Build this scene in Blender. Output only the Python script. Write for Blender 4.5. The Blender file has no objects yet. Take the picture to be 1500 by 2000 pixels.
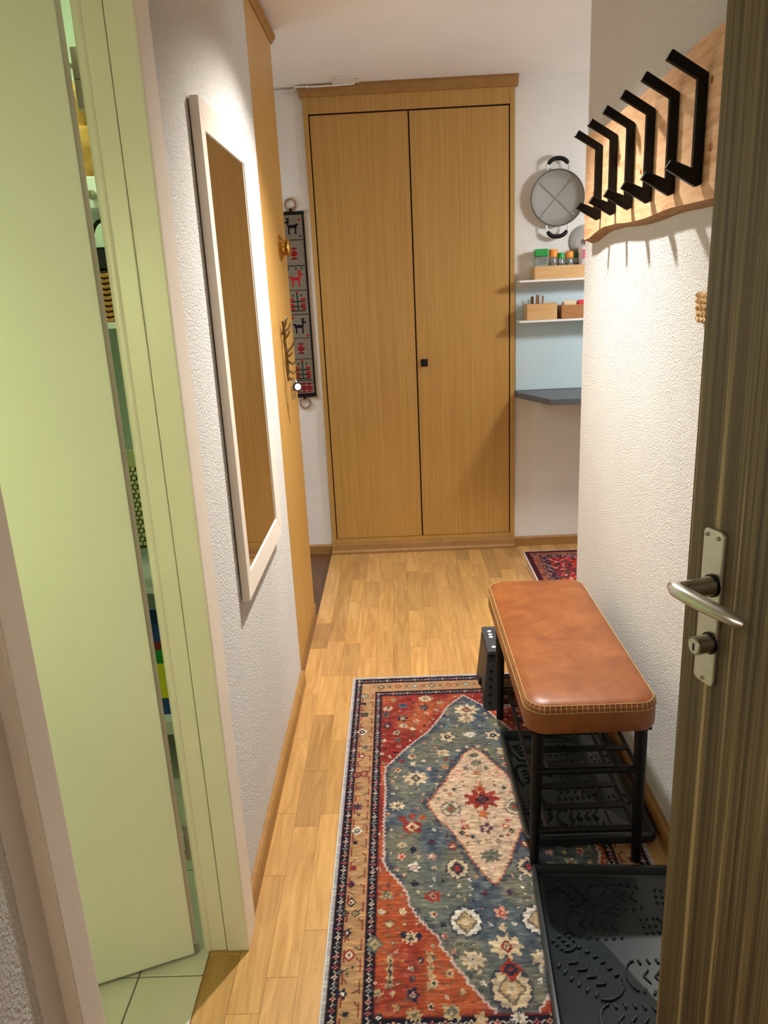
import bpy, bmesh, math, random
import numpy as np
from mathutils import Vector, Matrix
random.seed(7); RNG = np.random.default_rng(11)
PI = math.pi
S = bpy.context.scene
COL = S.collection

# ---------------------------------------------------------------- camera
CAM_H, PITCH, ROLL, YAW, FPX = 1.36, 16.34, -2.80, 1.42, 1480.0
cam_d = bpy.data.cameras.new('camera')
cam_d.sensor_fit = 'VERTICAL'; cam_d.sensor_height = 36.0
cam_d.lens = 36.0 * FPX / 2000.0
cam_d.clip_start = 0.02
cam = bpy.data.objects.new('camera', cam_d); COL.objects.link(cam)
p_, r_, y_ = (math.radians(v) for v in (PITCH, ROLL, YAW))
fw = Vector((-math.sin(y_)*math.cos(p_), math.cos(y_)*math.cos(p_), -math.sin(p_)))
r0 = Vector((math.cos(y_), math.sin(y_), 0)); u0 = r0.cross(fw)
rt = math.cos(r_)*r0 + math.sin(r_)*u0; up = -math.sin(r_)*r0 + math.cos(r_)*u0
m = Matrix.Identity(4)
for i in range(3):
    m[i][0] = rt[i]; m[i][1] = up[i]; m[i][2] = -fw[i]
m[2][3] = CAM_H
cam.matrix_world = m
S.camera = cam

# ---------------------------------------------------------------- world, exposure
w = bpy.data.worlds.new('world'); S.world = w; w.use_nodes = True
w.node_tree.nodes['Background'].inputs[0].default_value = (0.95, 0.93, 0.88, 1)
w.node_tree.nodes['Background'].inputs[1].default_value = 0.3
S.view_settings.view_transform = 'Standard'; S.view_settings.look = 'None'
S.view_settings.gamma = 1.0; S.view_settings.exposure = 0.12
S.view_settings.use_curve_mapping = False
LAMP_HALL = dict(pos=(0.16, 2.26, 2.205), power=205.0, col=(1.0, 0.95, 0.89), cone=116, blend=1.0, r=.03, aim=(-0.12, 1.95, 0.0))
LAMP_BATH = dict(pos=(-0.80, 0.34, 1.45), power=15.0, col=(0.84, 1.0, 0.46), r=.09)
ADDED_LAMP_BATH = dict(pos=(-0.82, 1.62, 2.18), power=11.0, col=(0.74, 1.0, 0.58), r=.07)  # added lamp, lights the shelf gap behind the bathroom door leaf
ADDED_LAMP_LANDING = dict(pos=(-0.75, -0.65, 2.0), power=68.0, col=(1.0, 0.94, 0.86), r=.18)  # added unseen lamp, brightens the entrance door and right wall
LAMP_KITCHEN = dict(pos=(1.45, 3.0, 1.75), power=38.0, col=(0.94, 0.97, 1.0), r=.10)
WINDOW_FILL_SIDE = dict(pos=(-1.15, 3.45, 1.55), power=18.0, col=(0.74, 0.86, 1.0), r=.12)  # added lamp in place of cool window light from the side passage

# ---------------------------------------------------------------- helpers
def lin(c):
    return tuple(((v/255)/12.92 if v/255 <= .04045 else ((v/255+.055)/1.055)**2.4) for v in c)
class NT:
    def __init__(s, name):
        s.m = bpy.data.materials.new(name); s.m.use_nodes = True
        s.t = s.m.node_tree; s.b = s.t.nodes['Principled BSDF']
    def n(s, kind, **kw):
        x = s.t.nodes.new(kind)
        for k, v in kw.items():
            if k.startswith('i_'): x.inputs[k[2:].replace('_', ' ')].default_value = v
            else: setattr(x, k, v)
        return x
    def l(s, a, b): s.t.links.new(a, b)
    def ramp(s, fac, stops):
        r = s.n('ShaderNodeValToRGB'); e = r.color_ramp.elements
        while len(e) < len(stops): e.new(0.5)
        for el, (pos, c) in zip(e, stops):
            el.position = pos; el.color = (*lin(c), 1)
        s.l(fac, r.inputs[0]); return r.outputs[0]
    def coords(s, scale=(1, 1, 1), rnd=False):
        tc = s.n('ShaderNodeTexCoord'); mp = s.n('ShaderNodeMapping'); mp.inputs['Scale'].default_value = scale
        src = tc.outputs['Object']
        if rnd:
            oi = s.n('ShaderNodeObjectInfo'); mu = s.n('ShaderNodeMath', operation='MULTIPLY'); mu.inputs[1].default_value = 37.0
            s.l(oi.outputs['Random'], mu.inputs[0]); s.l(mu.outputs[0], mp.inputs['Location'])
        s.l(src, mp.inputs['Vector']); return mp.outputs[0]
    def noise(s, vec, scale, detail=3, rough=.55, dist=0.0):
        x = s.n('ShaderNodeTexNoise'); x.inputs['Scale'].default_value = scale; x.inputs['Detail'].default_value = detail
        x.inputs['Roughness'].default_value = rough; x.inputs['Distortion'].default_value = dist
        s.l(vec, x.inputs['Vector']); return x.outputs['Fac']
    def bump(s, h, dist, strength=1.0):
        b = s.n('ShaderNodeBump'); b.inputs['Distance'].default_value = dist; b.inputs['Strength'].default_value = strength
        s.l(h, b.inputs['Height']); s.l(b.outputs[0], s.b.inputs['Normal'])
    def base(s, sock): s.l(sock, s.b.inputs['Base Color'])
    def set(s, rough=.5, metal=0.0, spec=None):
        s.b.inputs['Roughness'].default_value = rough; s.b.inputs['Metallic'].default_value = metal
        if spec is not None: s.b.inputs['Specular IOR Level'].default_value = spec
        return s.m
def plain(name, c, rough=.5, metal=0.0, var=6, scale=40, bump=0.0, spec=None):
    t = NT(name); v = t.coords()
    f = t.noise(v, scale)
    t.base(t.ramp(f, [(.3, tuple(max(0, a-var) for a in c)), (.7, tuple(min(255, a+var) for a in c))]))
    if bump: t.bump(f, bump)
    return t.set(rough, metal, spec)
def wood(name, cs, sc, rough=.45, scale=1.0, dist=.6, bump=.0003, rnd=False, spec=None, lo=.28, hi=.72):
    t = NT(name); v = t.coords(sc, rnd)
    f = t.noise(v, scale, 5, .62, dist); n = len(cs)
    t.base(t.ramp(f, [(lo + (hi-lo)*i/(n-1), c) for i, c in enumerate(cs)]))
    if bump: t.bump(f, bump)
    return t.set(rough, 0, spec)
def plaster(name, c, dist=.012, scale=225, var=5):
    t = NT(name); v = t.coords()
    f = t.noise(v, scale, 3, .6); g = t.noise(v, 3.0, 2)
    t.base(t.ramp(g, [(.3, tuple(a-var for a in c)), (.7, c)]))
    t.bump(f, dist, 1.0)
    return t.set(.92, 0, .2)
def emit(name, c, strength):
    t = NT(name); t.b.inputs['Base Color'].default_value = (.9, .9, .9, 1)
    t.b.inputs['Emission Color'].default_value = (*c, 1); t.b.inputs['Emission Strength'].default_value = strength
    return t.m
def vcol(name, rough=.95, bump=.0, bscale=700):
    t = NT(name); a = t.n('ShaderNodeVertexColor'); a.layer_name = 'Col'; t.base(a.outputs['Color'])
    if bump:
        t.bump(t.noise(t.coords(), bscale, 2), bump)
    return t.set(rough, 0, .15)

class MB:
    def __init__(s): s.v = []; s.f = []
    def add(s, vs, fs):
        o = len(s.v); s.v += [tuple(x) for x in vs]; s.f += [tuple(i+o for i in f) for f in fs]; return s
    def box(s, x0, x1, y0, y1, z0, z1, rz=0, c=None):
        vs = [(x, y, z) for z in (z0, z1) for x, y in ((x0, y0), (x1, y0), (x1, y1), (x0, y1))]
        if rz:
            cx, cy = c or ((x0+x1)/2, (y0+y1)/2); a, b = math.cos(rz), math.sin(rz)
            vs = [(cx+(x-cx)*a-(y-cy)*b, cy+(x-cx)*b+(y-cy)*a, z) for x, y, z in vs]
        return s.add(vs, [(3, 2, 1, 0), (4, 5, 6, 7), (0, 1, 5, 4), (1, 2, 6, 5), (2, 3, 7, 6), (3, 0, 4, 7)])
    def prism(s, pts, ax, a0, a1):
        # pts 2D polygon in the two other axes (order xyz without ax), extruded from a0 to a1
        def mk(p, a):
            q = list(p); q.insert(ax, a); return tuple(q)
        n = len(pts); vs = [mk(p, a0) for p in pts] + [mk(p, a1) for p in pts]
        return s.add(vs, [tuple(range(n))[::-1], tuple(range(n, 2*n))] + [(i, (i+1) % n, n+(i+1) % n, n+i) for i in range(n)])
    def tube(s, path, r, n=10, sy=1.0, caps=True, closed=False, refup=(0, 0, 1)):
        P = [Vector(p) for p in path]; k = len(P); R = r if isinstance(r, (list, tuple)) else [r]*k
        vs = []; fs = []; nrm = None
        for i in range(k):
            if closed: t = P[(i+1) % k]-P[i-1]
            else: t = P[min(i+1, k-1)]-P[max(i-1, 0)]
            t.normalize()
            if nrm is None:
                u = Vector(refup)
                if abs(u.dot(t)) > .95: u = Vector((1, 0, 0))
                nrm = (u-t*u.dot(t)).normalized()
            else:
                nrm = (nrm-t*nrm.dot(t)).normalized()
            b = t.cross(nrm)
            for j in range(n):
                a = 2*PI*j/n
                vs.append(P[i]+R[i]*(nrm*math.cos(a)*sy+b*math.sin(a)))
        for i in range(k if closed else k-1):
            for j in range(n):
                a = i*n+j; b2 = i*n+(j+1) % n; c = ((i+1) % k)*n+(j+1) % n; d = ((i+1) % k)*n+j
                fs.append((a, b2, c, d))
        if caps and not closed:
            fs += [tuple(range(n))[::-1], tuple((k-1)*n+j for j in range(n))]
        return s.add(vs, fs)
    def lathe(s, prof, c=(0, 0, 0), n=24, axis='z'):
        vs = []; fs = []; k = len(prof)
        for r, h in prof:
            for j in range(n):
                a = 2*PI*j/n; p, q = r*math.cos(a), r*math.sin(a)
                d = {'z': (p, q, h), 'y': (p, h, q), 'x': (h, p, q)}[axis]
                vs.append((c[0]+d[0], c[1]+d[1], c[2]+d[2]))
        for i in range(k-1):
            for j in range(n):
                fs.append((i*n+j, i*n+(j+1) % n, (i+1)*n+(j+1) % n, (i+1)*n+j))
        fs += [tuple(range(n))[::-1], tuple((k-1)*n+j for j in range(n))]
        return s.add(vs, fs)
    def mesh(s, name, bev=0, seg=2, smooth=False):
        me = bpy.data.meshes.new(name); me.from_pydata(s.v, [], s.f)
        bm = bmesh.new(); bm.from_mesh(me)
        bmesh.ops.remove_doubles(bm, verts=bm.verts, dist=1e-6)
        bmesh.ops.recalc_face_normals(bm, faces=bm.faces)
        if bev:
            ed = [e for e in bm.edges if len(e.link_faces) == 2 and e.calc_face_angle() > .5]
            bmesh.ops.bevel(bm, geom=ed, offset=bev, segments=seg, affect='EDGES', profile=.6)
        if smooth:
            for f in bm.faces: f.smooth = True
            for e in bm.edges:
                if len(e.link_faces) == 2 and e.calc_face_angle() > .7: e.smooth = False
        bm.to_mesh(me); bm.free(); return me
def link(o, parent=None):
    COL.objects.link(o)
    if parent is not None:
        o.parent = parent
        mw = Matrix.LocRotScale(parent.location, parent.rotation_euler, None)
        if parent.parent is not None:
            q = parent.parent
            mw = Matrix.LocRotScale(q.location, q.rotation_euler, None) @ parent.matrix_parent_inverse @ mw
        o.matrix_parent_inverse = mw.inverted()
    return o
def obj(name, mb, mat, parent=None, bev=0, seg=2, smooth=False, origin=None):
    me = mb if isinstance(mb, bpy.types.Mesh) else mb.mesh(name, bev, seg, smooth)
    me.materials.append(mat)
    o = bpy.data.objects.new(name, me)
    if origin is not None:
        me.transform(Matrix.Translation(-Vector(origin))); o.location = origin
    return link(o, parent)
def tag(o, label=None, cat=None, group=None, kind=None):
    if label: o['label'] = label
    if cat: o['category'] = cat
    if group: o['group'] = group
    if kind: o['kind'] = kind
    return o
def thing(name, loc, label, cat, group=None, kind=None):
    o = bpy.data.objects.new(name, None); COL.objects.link(o); o.location = loc; o.empty_display_size = .05
    return tag(o, label, cat, group, kind)
def struct(name, mb, mat, label, cat, **kw):
    return tag(obj(name, mb, mat, **kw), label, cat, kind='structure')
def B(*a, **k): return MB().box(*a, **k)
def rod(a, b, r, n=10): return MB().tube([a, b], r, n)
def grid_mesh(name, nx, ny, x0, x1, y0, y1, zf, cols, plane='xy'):
    xs = np.linspace(x0, x1, nx); ys = np.linspace(y0, y1, ny)
    X, Y = np.meshgrid(xs, ys); Zz = zf(X, Y)
    if plane == 'xy': V = np.stack([X, Y, Zz], -1).reshape(-1, 3)
    else: V = np.stack([X, Zz, Y], -1).reshape(-1, 3)
    i = np.arange(nx-1)[None, :] + nx*np.arange(ny-1)[:, None]
    F = np.stack([i, i+1, i+nx+1, i+nx], -1).reshape(-1, 4)
    me = bpy.data.meshes.new(name)
    me.vertices.add(len(V)); me.vertices.foreach_set('co', V.astype(np.float32).ravel())
    me.loops.add(F.size); me.loops.foreach_set('vertex_index', F.astype(np.int32).ravel())
    me.polygons.add(len(F)); me.polygons.foreach_set('loop_start', np.arange(0, F.size, 4, dtype=np.int32))
    me.update(calc_edges=True)
    a = me.color_attributes.new('Col', 'FLOAT_COLOR', 'POINT')
    rgba = np.ones((nx*ny, 4), np.float32); rgba[:, :3] = cols.reshape(-1, 3)
    a.data.foreach_set('color', rgba.ravel())
    return me
def nlin(c):
    c = np.asarray(c, float)/255
    return np.where(c <= .04045, c/12.92, ((np.maximum(c, 0)+.055)/1.055)**2.4)
def vnoise(shape, cy, cx):
    g = RNG.random((int(shape[0]/cy)+3, int(shape[1]/cx)+3))
    yy = np.arange(shape[0])/cy; xx = np.arange(shape[1])/cx
    y0 = yy.astype(int); x0 = xx.astype(int); fy = (yy-y0)[:, None]; fx = (xx-x0)[None, :]
    fy = fy*fy*(3-2*fy); fx = fx*fx*(3-2*fx)
    return (g[np.ix_(y0, x0)]*(1-fy)*(1-fx)+g[np.ix_(y0+1, x0)]*fy*(1-fx)+g[np.ix_(y0, x0+1)]*(1-fy)*fx+g[np.ix_(y0+1, x0+1)]*fy*fx)

# ---------------------------------------------------------------- materials
M_PLAST = plaster('rough_plaster', (243, 240, 234))
M_PLAST_S = plaster('fine_plaster', (240, 236, 230), dist=.0025, scale=230)
M_SMOOTH = plain('smooth_plaster', (222, 214, 204), .9, var=3, scale=3)
M_CEIL = plain('ceiling_paint', (240, 236, 231), .95, var=4, scale=2)
M_CREAM = plain('cream_lacquer', (232, 222, 208), .38, var=3, scale=6)
M_DOORW = plain('white_door_lacquer', (236, 234, 222), .42, var=3, scale=3)
M_OAK = wood('oak_veneer', [(174, 129, 62), (185, 142, 75), (194, 152, 86)], (70, 70, 1.0), .42, 1.6, .25)
M_OAKT = wood('oak_trim', [(148, 106, 55), (166, 124, 68)], (9, 9, 9), .45, 2.0)
M_DARK = wood('dark_laminate', [(46, 36, 22), (86, 71, 46), (64, 52, 33), (106, 91, 61), (80, 66, 41), (148, 130, 90)], (110, 110, .6), .5, 1.0, .1, bump=.0002, lo=.36, hi=.64)
M_PARQ = None
def parquet(name, lo, hi):
    t = NT(name); v = t.coords((26, 2.2, 26), True)
    f = t.noise(v, 1.5, 6, .65, 1.2)
    c = t.ramp(f, [(.25, lo), (.75, hi)])
    oi = t.n('ShaderNodeObjectInfo'); mx = t.n('ShaderNodeMix', data_type='RGBA', blend_type='MULTIPLY')
    mx.inputs[0].default_value = 1.0
    t.l(c, mx.inputs[6]); t.l(oi.outputs['Color'], mx.inputs[7]); t.base(mx.outputs[2])
    t.bump(f, .0002)
    return t.set(.34, 0, .45)
M_PARQ = parquet('oak_parquet', (160, 116, 62), (206, 163, 103))
M_PARQD = parquet('dark_parquet', (70, 44, 26), (102, 68, 42))
M_JOINT = plain('floor_joint', (120, 82, 46), .8)
M_TILE = plain('pale_tile', (214, 208, 196), .3, var=5, scale=8)
M_GROUT = plain('grout', (120, 116, 104), .9)
M_BLACK = plain('black_powder_coat', (9, 9, 10), .5, var=2, spec=.3)
M_BLACKS = plain('black_steel', (3, 3, 4), .35, var=1, spec=.2)
M_RUBBER = plain('black_rubber', (25, 34, 37), .28, var=4, scale=14)
M_PLBLK = plain('black_plastic', (36, 38, 42), .5, var=3)
M_STEEL = plain('brushed_steel', (205, 202, 196), .32, 1.0, var=5, scale=60)
M_CHROME = plain('dull_nickel', (150, 142, 125), .3, 1.0, var=8, scale=30)
M_BRASS = plain('brass', (205, 160, 75), .2, 1.0, var=10, scale=30)
M_BRONZE = plain('old_brass', (120, 100, 68), .35, 1.0, var=15, scale=50)
M_WHITE = plain('white_board', (232, 230, 228), .5, var=2)
M_WPLAS = plain('white_plastic', (236, 232, 226), .4, var=2)
M_GREY = plain('grey_laminate', (92, 95, 100), .5, var=4)
M_BLUEP = plain('pale_blue_panel', (196, 216, 222), .35, var=3, scale=2)
M_BAMBOO = wood('bamboo', [(196, 150, 94), (216, 174, 118)], (6, 6, 60), .5)
M_BAMBOOD = wood('dark_bamboo', [(150, 98, 52), (172, 118, 68)], (6, 6, 60), .5)
M_SLAB = wood('live_edge_slab', [(190, 136, 94), (212, 168, 126), (228, 192, 152)], (16, 2.4, 16), .5, 1.6, 2.2, lo=.30, hi=.68)
M_BARK = wood('slab_edge', [(122, 84, 46), (170, 126, 76)], (20, 6, 20), .7, 2.0, 1.5)
M_KNOT = plain('wood_knot', (150, 84, 48), .6, var=14, scale=90)
M_GOLDW = plain('turned_wood', (170, 122, 50), .4, var=26, scale=24)
M_JUTE = plain('jute_rope', (196, 160, 112), .95, var=26, scale=300, bump=.001)
M_THREAD = plain('cream_thread', (188, 158, 104), .8)
def leather():
    t = NT('tan_leather'); v = t.coords()
    f = t.noise(v, 14, 4, .6, .8); g = t.noise(v, 420, 2)
    t.base(t.ramp(f, [(.3, (116, 63, 28)), (.55, (134, 76, 36)), (.75, (148, 89, 47))]))
    t.bump(g, .0004, .5)
    return t.set(.40, 0, .45)
M_LEATHER = leather()
def mirror_mat():
    t = NT('mirror_glass'); v = t.coords(); f = t.noise(v, 2)
    t.base(t.ramp(f, [(0, (218, 218, 214)), (1, (222, 222, 218))]))
    return t.set(.015, 1.0)
M_MIRROR = mirror_mat()
def glassy(name, c, rough=.1, trans=.85):
    t = NT(name); t.b.inputs['Base Color'].default_value = (*lin(c), 1)
    t.b.inputs['Transmission Weight'].default_value = trans; return t.set(rough)
M_GLASS = glassy('jar_glass', (225, 232, 230))
M_FROST = glassy('frosted_glass', (205, 208, 206), .5, .35)
M_GREEN = plain('green_lid', (40, 150, 62), .4, var=6)
M_GREEND = plain('dark_green_lid', (28, 96, 44), .4, var=5)
M_ORANGE = plain('orange_lid', (238, 140, 30), .4, var=6)
M_SIEVE = plain('sieve_mesh', (160, 157, 150), .65, .15, var=8, scale=500, bump=.0006)
# ================================================================ THE SETTING
XL, XR, YB, ZC = -0.39, 0.63, 3.89, 2.27
YCOR = 2.61                                   # the right wall ends here, the kitchen nook opens
# --- floors
fl = struct('floor', B(-.46, 2.2, -1.6, YB, -.03, -.0012), M_JOINT, 'warm oak strip parquet floor of the hallway', 'floor')
def planks(parent, x0, x1, y0, y1, mat, wd, lmin, lmax, tone, skip=None, cut=None):
    x = x0
    while x < x1-1e-4:
        xe = min(x+wd, x1); y = y0-random.uniform(0, lmax)
        while y < y1:
            ye = y+random.uniform(lmin, lmax); a, b = max(y, y0), min(ye, y1); y = ye
            if b-a < .015: continue
            if skip and skip(x, xe, a, b): continue
            c = ((x+xe)/2, (a+b)/2, 0)
            o = obj('plank', B(x+.0003, xe-.0003, a+.0004, b-.0004, -.008, 0), mat, parent, origin=c)
            t = random.choice(tone)*random.uniform(.97, 1.03); o.color = (t, t*random.uniform(.97, 1.0), t*random.uniform(.93, 1.0), 1)
        x = xe
tones = [1.0, 1.06, .95, 1.10, .98, 1.03, .74, .88, .84]
def hid(x0, x1, y0, y1):
    if x0 > -.19 and x1 < .54 and y1 < 2.46: return True          # under the rug
    if x0 > XR+.01 and y1 < YCOR: return True                      # inside the right wall
    if y1 < .75: return True
    return False
planks(fl, -.4555, -.3895, .72, 1.325, M_PARQ, .0665, .20, .50, tones)
planks(fl, -.3890, 1.14, .72, YB, M_PARQ, .0665, .20, .50, tones, lambda x0, x1, a, b: hid(x0, x1, a, b) or (x0 > .66 and b < 2.72))
fs = struct('floor_side', B(-1.9, -.4605, 3.075, YB, -.03, -.0012), M_JOINT, 'dark stained parquet of the side passage behind the tall cabinet', 'floor')
planks(fs, -.95, -.3895, 3.077, YB, M_PARQD, .09, .3, .6, [1.0, .9, 1.1])
fb = struct('floor_bathroom', B(-2.0, -.4565, .0, 2.45, -.03, -.004), M_GROUT, 'pale tiled bathroom floor behind the open door', 'floor')
tx0, ty0, ts = -.594, 1.247, .305
for i in range(-4, 2):
    for j in range(-3, 4):
        x0, x1 = tx0+i*ts, tx0+(i+1)*ts; y0, y1 = ty0+j*ts, ty0+(j+1)*ts
        x1 = min(x1, -.4575); y0 = max(y0, .02); y1 = min(y1, 2.44)
        if x1-x0 < .02 or y1-y0 < .02: continue
        obj('tile', B(x0+.0016, x1-.0016 if x1 < -.46 else x1, y0+.0016, y1-.0016, -.01, -.001), M_TILE, fb, bev=.001, seg=1, origin=((x0+x1)/2, (y0+y1)/2, 0))
# --- ceiling and walls
struct('ceiling', B(-2.0, 2.2, -1.6, YB+.1, ZC, ZC+.1), M_CEIL, 'smooth off-white ceiling above the closet', 'ceiling')
JN, JF = .655, 1.33                           # bathroom door opening between these y
wl = MB(); wl.box(-.46, XL, JF, 2.47, 0, ZC); wl.box(-.46, XL, .0, JN, 0, ZC); wl.box(-.46, XL, JN, JF, 2.02, ZC)
struct('wall_left', wl, M_PLAST, 'rough white plaster wall that carries the long mirror', 'wall')
struct('wall_right', B(XR, XR+.11, .0, YCOR, 0, ZC), M_PLAST, 'rough white plaster wall behind the leather bench and coat hooks', 'wall')
struct('wall_back', B(-2.0, 2.2, YB, YB+.1, 0, ZC), M_PLAST_S, 'fine white plaster wall around the double closet', 'wall')
we = MB(); we.box(-2.0, -.37, -.14, 0, 0, ZC); we.box(.61, 2.2, -.14, 0, 0, ZC); we.box(-.37, .61, -.14, 0, 2.05, ZC)
struct('wall_entry', we, M_PLAST, 'plaster wall around the flat entrance, behind the viewer', 'wall')
struct('wall_kitchen', B(2.1, 2.2, 0, YB, 0, ZC), M_PLAST_S, 'plain wall at the far side of the kitchen nook', 'wall')
struct('wall_side', B(-1.9, -1.8, 2.5, YB, 0, ZC), M_PLAST_S, 'plain wall at the end of the side passage', 'wall')
wb = MB(); wb.box(-2.0, -1.9, 0, 2.55, 0, ZC); wb.box(-1.9, -.46, 2.45, 2.5, 0, ZC)
struct('wall_bathroom', wb, plain('bath_wall', (222, 230, 214), .5, var=2), 'pale painted bathroom walls seen through the hinge gap', 'wall')
wd_ = MB(); wd_.box(-1.3, 1.3, -1.6, -1.55, 0, ZC); wd_.box(-1.3, -1.25, -1.55, -.14, 0, ZC); wd_.box(1.25, 1.3, -1.55, -.14, 0, ZC)
struct('wall_landing', wd_, M_SMOOTH, 'plain walls of the stair landing behind the viewer', 'wall')
# --- baseboards
bz = .052
def baseb(name, prof, ax, a0, a1, label):
    return struct(name, MB().prism(prof, ax, a0, a1), M_OAKT, label, 'baseboard')
baseb('baseboard_left', [(XL, 0), (XL+.015, 0), (XL+.015, bz-.008), (XL+.010, bz), (XL, bz)], 1, 1.385, 2.467, 'oak baseboard along the mirror wall')
baseb('baseboard_right', [(XR, 0), (XR-.015, 0), (XR-.015, bz-.008), (XR-.010, bz), (XR, bz)], 1, .95, YCOR+.012, 'oak baseboard along the wall behind the bench')
baseb('baseboard_back_left', [(YB, 0), (YB-.013, 0), (YB-.013, bz-.008), (YB-.008, bz), (YB, bz)], 0, -1.8, -.384, 'oak baseboard left of the closet')
baseb('baseboard_back_right', [(YB, 0), (YB-.013, 0), (YB-.013, bz-.008), (YB-.008, bz), (YB, bz)], 0, .602, 2.1, 'oak baseboard right of the closet under the grey desk')

# --- bathroom door frame and leaf
tf = thing('trim_1', (-.41, JF, 0), 'cream wooden door frame post on the hinge side of the bathroom door', 'door frame', kind='structure')
obj('casing', B(-.418, -.370, JF-.027, 1.385, .001, 2.07), M_CREAM, tf, bev=.004)
obj('jamb', B(-.452, -.4195, JF-.024, JF+.01, .001, 2.05), M_CREAM, tf, bev=.002)
obj('stop', MB().tube([(-.459, JF-.014, .001), (-.459, JF-.014, 2.04)], .012, 12), M_CREAM, tf, smooth=True)
tn = thing('trim_2', (-.38, JN, 0), 'cream wooden door frame post nearest the viewer at the left edge', 'door frame', kind='structure')
obj('casing', B(-.418, -.372, JN-.022, JN+.026, .001, 2.07), M_CREAM, tn, bev=.003)
obj('jamb', B(-.46, -.4185, JN+.0, JN+.024, .001, 2.05), M_CREAM, tn, bev=.002)
obj('plaster_border', B(-.3905, -.3885, JN-.060, JN-.0225, .001, 2.09), M_SMOOTH, tn)
th = thing('trim_3', (-.40, 1.0, 2.02), 'cream door frame head above the bathroom door', 'door frame', kind='structure')
obj('head_casing', B(-.418, -.371, JN+.027, JF-.028, 2.005, 2.07), M_CREAM, th, bev=.003)
hx, hy, la = -.492, 1.309, math.radians(180+21)          # hinge axis, leaf direction
ld = Vector((math.cos(la), math.sin(la), 0)); ln = Vector((ld.y, -ld.x, 0))   # ln faces +y side
def leafpt(s, o, z): return tuple(Vector((hx, hy, 0))+ld*s+ln*o+Vector((0, 0, z)))
def leafbox(mb, s0, s1, o0, o1, z0, z1):
    vs = [leafpt(s, o, z) for z in (z0, z1) for s, o in ((s0, o0), (s1, o0), (s1, o1), (s0, o1))]
    return mb.add(vs, [(3, 2, 1, 0), (4, 5, 6, 7), (0, 1, 5, 4), (1, 2, 6, 5), (2, 3, 7, 6), (3, 0, 4, 7)])
d1 = thing('door_1', (hx, hy, 0), 'plain white bathroom door leaf standing half open into the bathroom', 'door', kind='structure')
obj('leaf', leafbox(MB(), 0, .64, -.021, .021, .012, 1.99), M_DOORW, d1, bev=.002)
obj('rebate_lip', leafbox(MB(), -.009, .0, .004, .021, .012, 1.99), M_DOORW, d1, bev=.001)
M_HINGE = plain('hinge_plastic', (196, 190, 172), .5, var=2)
for hz in (1.70, .26):
    h = obj('hinge', rod((-.4805, 1.338, hz), (-.4805, 1.338, hz+.045), .0092, 12), M_HINGE, d1, smooth=True)
    obj('hinge_sleeve', rod((-.4805, 1.338, hz-.042), (-.4805, 1.338, hz-.001), .0092, 12), M_HINGE, h, smooth=True)
    obj('hinge_arm', rod((-.4805, 1.338, hz+.02), (-.494, 1.332, hz+.02), .004, 8), M_WPLAS, h)

# --- entrance door
E0 = Vector((.348, .88, 0)); HH = Vector((.60, .02, 0)); dd = (HH-E0).normalized(); dn = Vector((dd.y, -dd.x, 0))
DL = (HH-E0).length
def dpt(s, o, z): return Vector(E0+dd*s+dn*o+Vector((0, 0, z)))
def dbox(mb, s0, s1, o0, o1, z0, z1):
    vs = [dpt(s, o, z) for z in (z0, z1) for s, o in ((s0, o0), (s1, o0), (s1, o1), (s0, o1))]
    return mb.add(vs, [(3, 2, 1, 0), (4, 5, 6, 7), (0, 1, 5, 4), (1, 2, 6, 5), (2, 3, 7, 6), (3, 0, 4, 7)])
d2 = thing('door_2', tuple(HH), 'dark brown wood-grain entrance door standing open on the right', 'door', kind='structure')
obj('leaf', dbox(MB(), 0, DL, -.042, 0, .008, 2.02), M_DARK, d2, bev=.0015)
pl = MB(); s0, s1, z0, z1 = .0325, .0665, .884, 1.0785; pts = []
for cs, cz, a0 in ((s1-.008, z1-.006, 0), (s0+.008, z1-.006, 90), (s0+.008, z0+.006, 180), (s1-.008, z0+.006, 270)):
    for k in range(5):
        a = math.radians(a0+22.5*k); pts.append((cs+.008*math.cos(a), cz+.006*math.sin(a)))
n = len(pts); vs = [dpt(s, .0003, z) for s, z in pts]+[dpt(s, .006, z) for s, z in pts]
pl.add(vs, [tuple(range(n))[::-1], tuple(range(n, 2*n))]+[(i, (i+1) % n, n+(i+1) % n, n+i) for i in range(n)])
plate = obj('handle_plate', pl, M_STEEL, d2, bev=.0018)
for s, z in ((.0386, 1.0705), (.058, 1.0700), (.0490, .8895)):
    obj('screw', MB().tube([dpt(s, .0055, z), dpt(s, .0078, z)], [.0030, .0022], 10), M_CHROME, plate, smooth=True)
lev = MB(); zz = 1.012
lev.tube([dpt(.0545, .006, zz), dpt(.0545, .024, zz), dpt(.0545, .046, zz+.001)], [.0125, .0110, .0098], 16)
obj('lever_neck', lev, M_CHROME, d2, smooth=True)
obj('neck_collar', MB().tube([dpt(.0545, .006, zz), dpt(.0545, .0095, zz)], .0138, 18), M_BLACKS, d2, smooth=True)
path = [dpt(.0545, .034, zz), dpt(.050, .046, zz+.001), dpt(.050, .053, zz+.003), dpt(.060, .0575, zz+.004), dpt(.078, .0565, zz+.003), dpt(.100, .053, zz+.001), dpt(.122, .048, zz-.001), dpt(.140, .043, zz-.003), dpt(.147, .040, zz-.004)]
obj('lever_grip', MB().tube(path, [.006, .0085, .0098, .0108, .0112, .0108, .0100, .0085, .0045], 16, sy=.78), M_STEEL, d2, smooth=True)
cy = obj('lock_cylinder', MB().tube([dpt(.0575, .006, .940), dpt(.0575, .028, .940)], .0112, 20), M_CHROME, d2, smooth=True)
obj('cylinder_face', MB().tube([dpt(.0575, .028, .940), dpt(.0575, .0288, .940)], .0088, 20), M_STEEL, cy, smooth=True)
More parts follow.
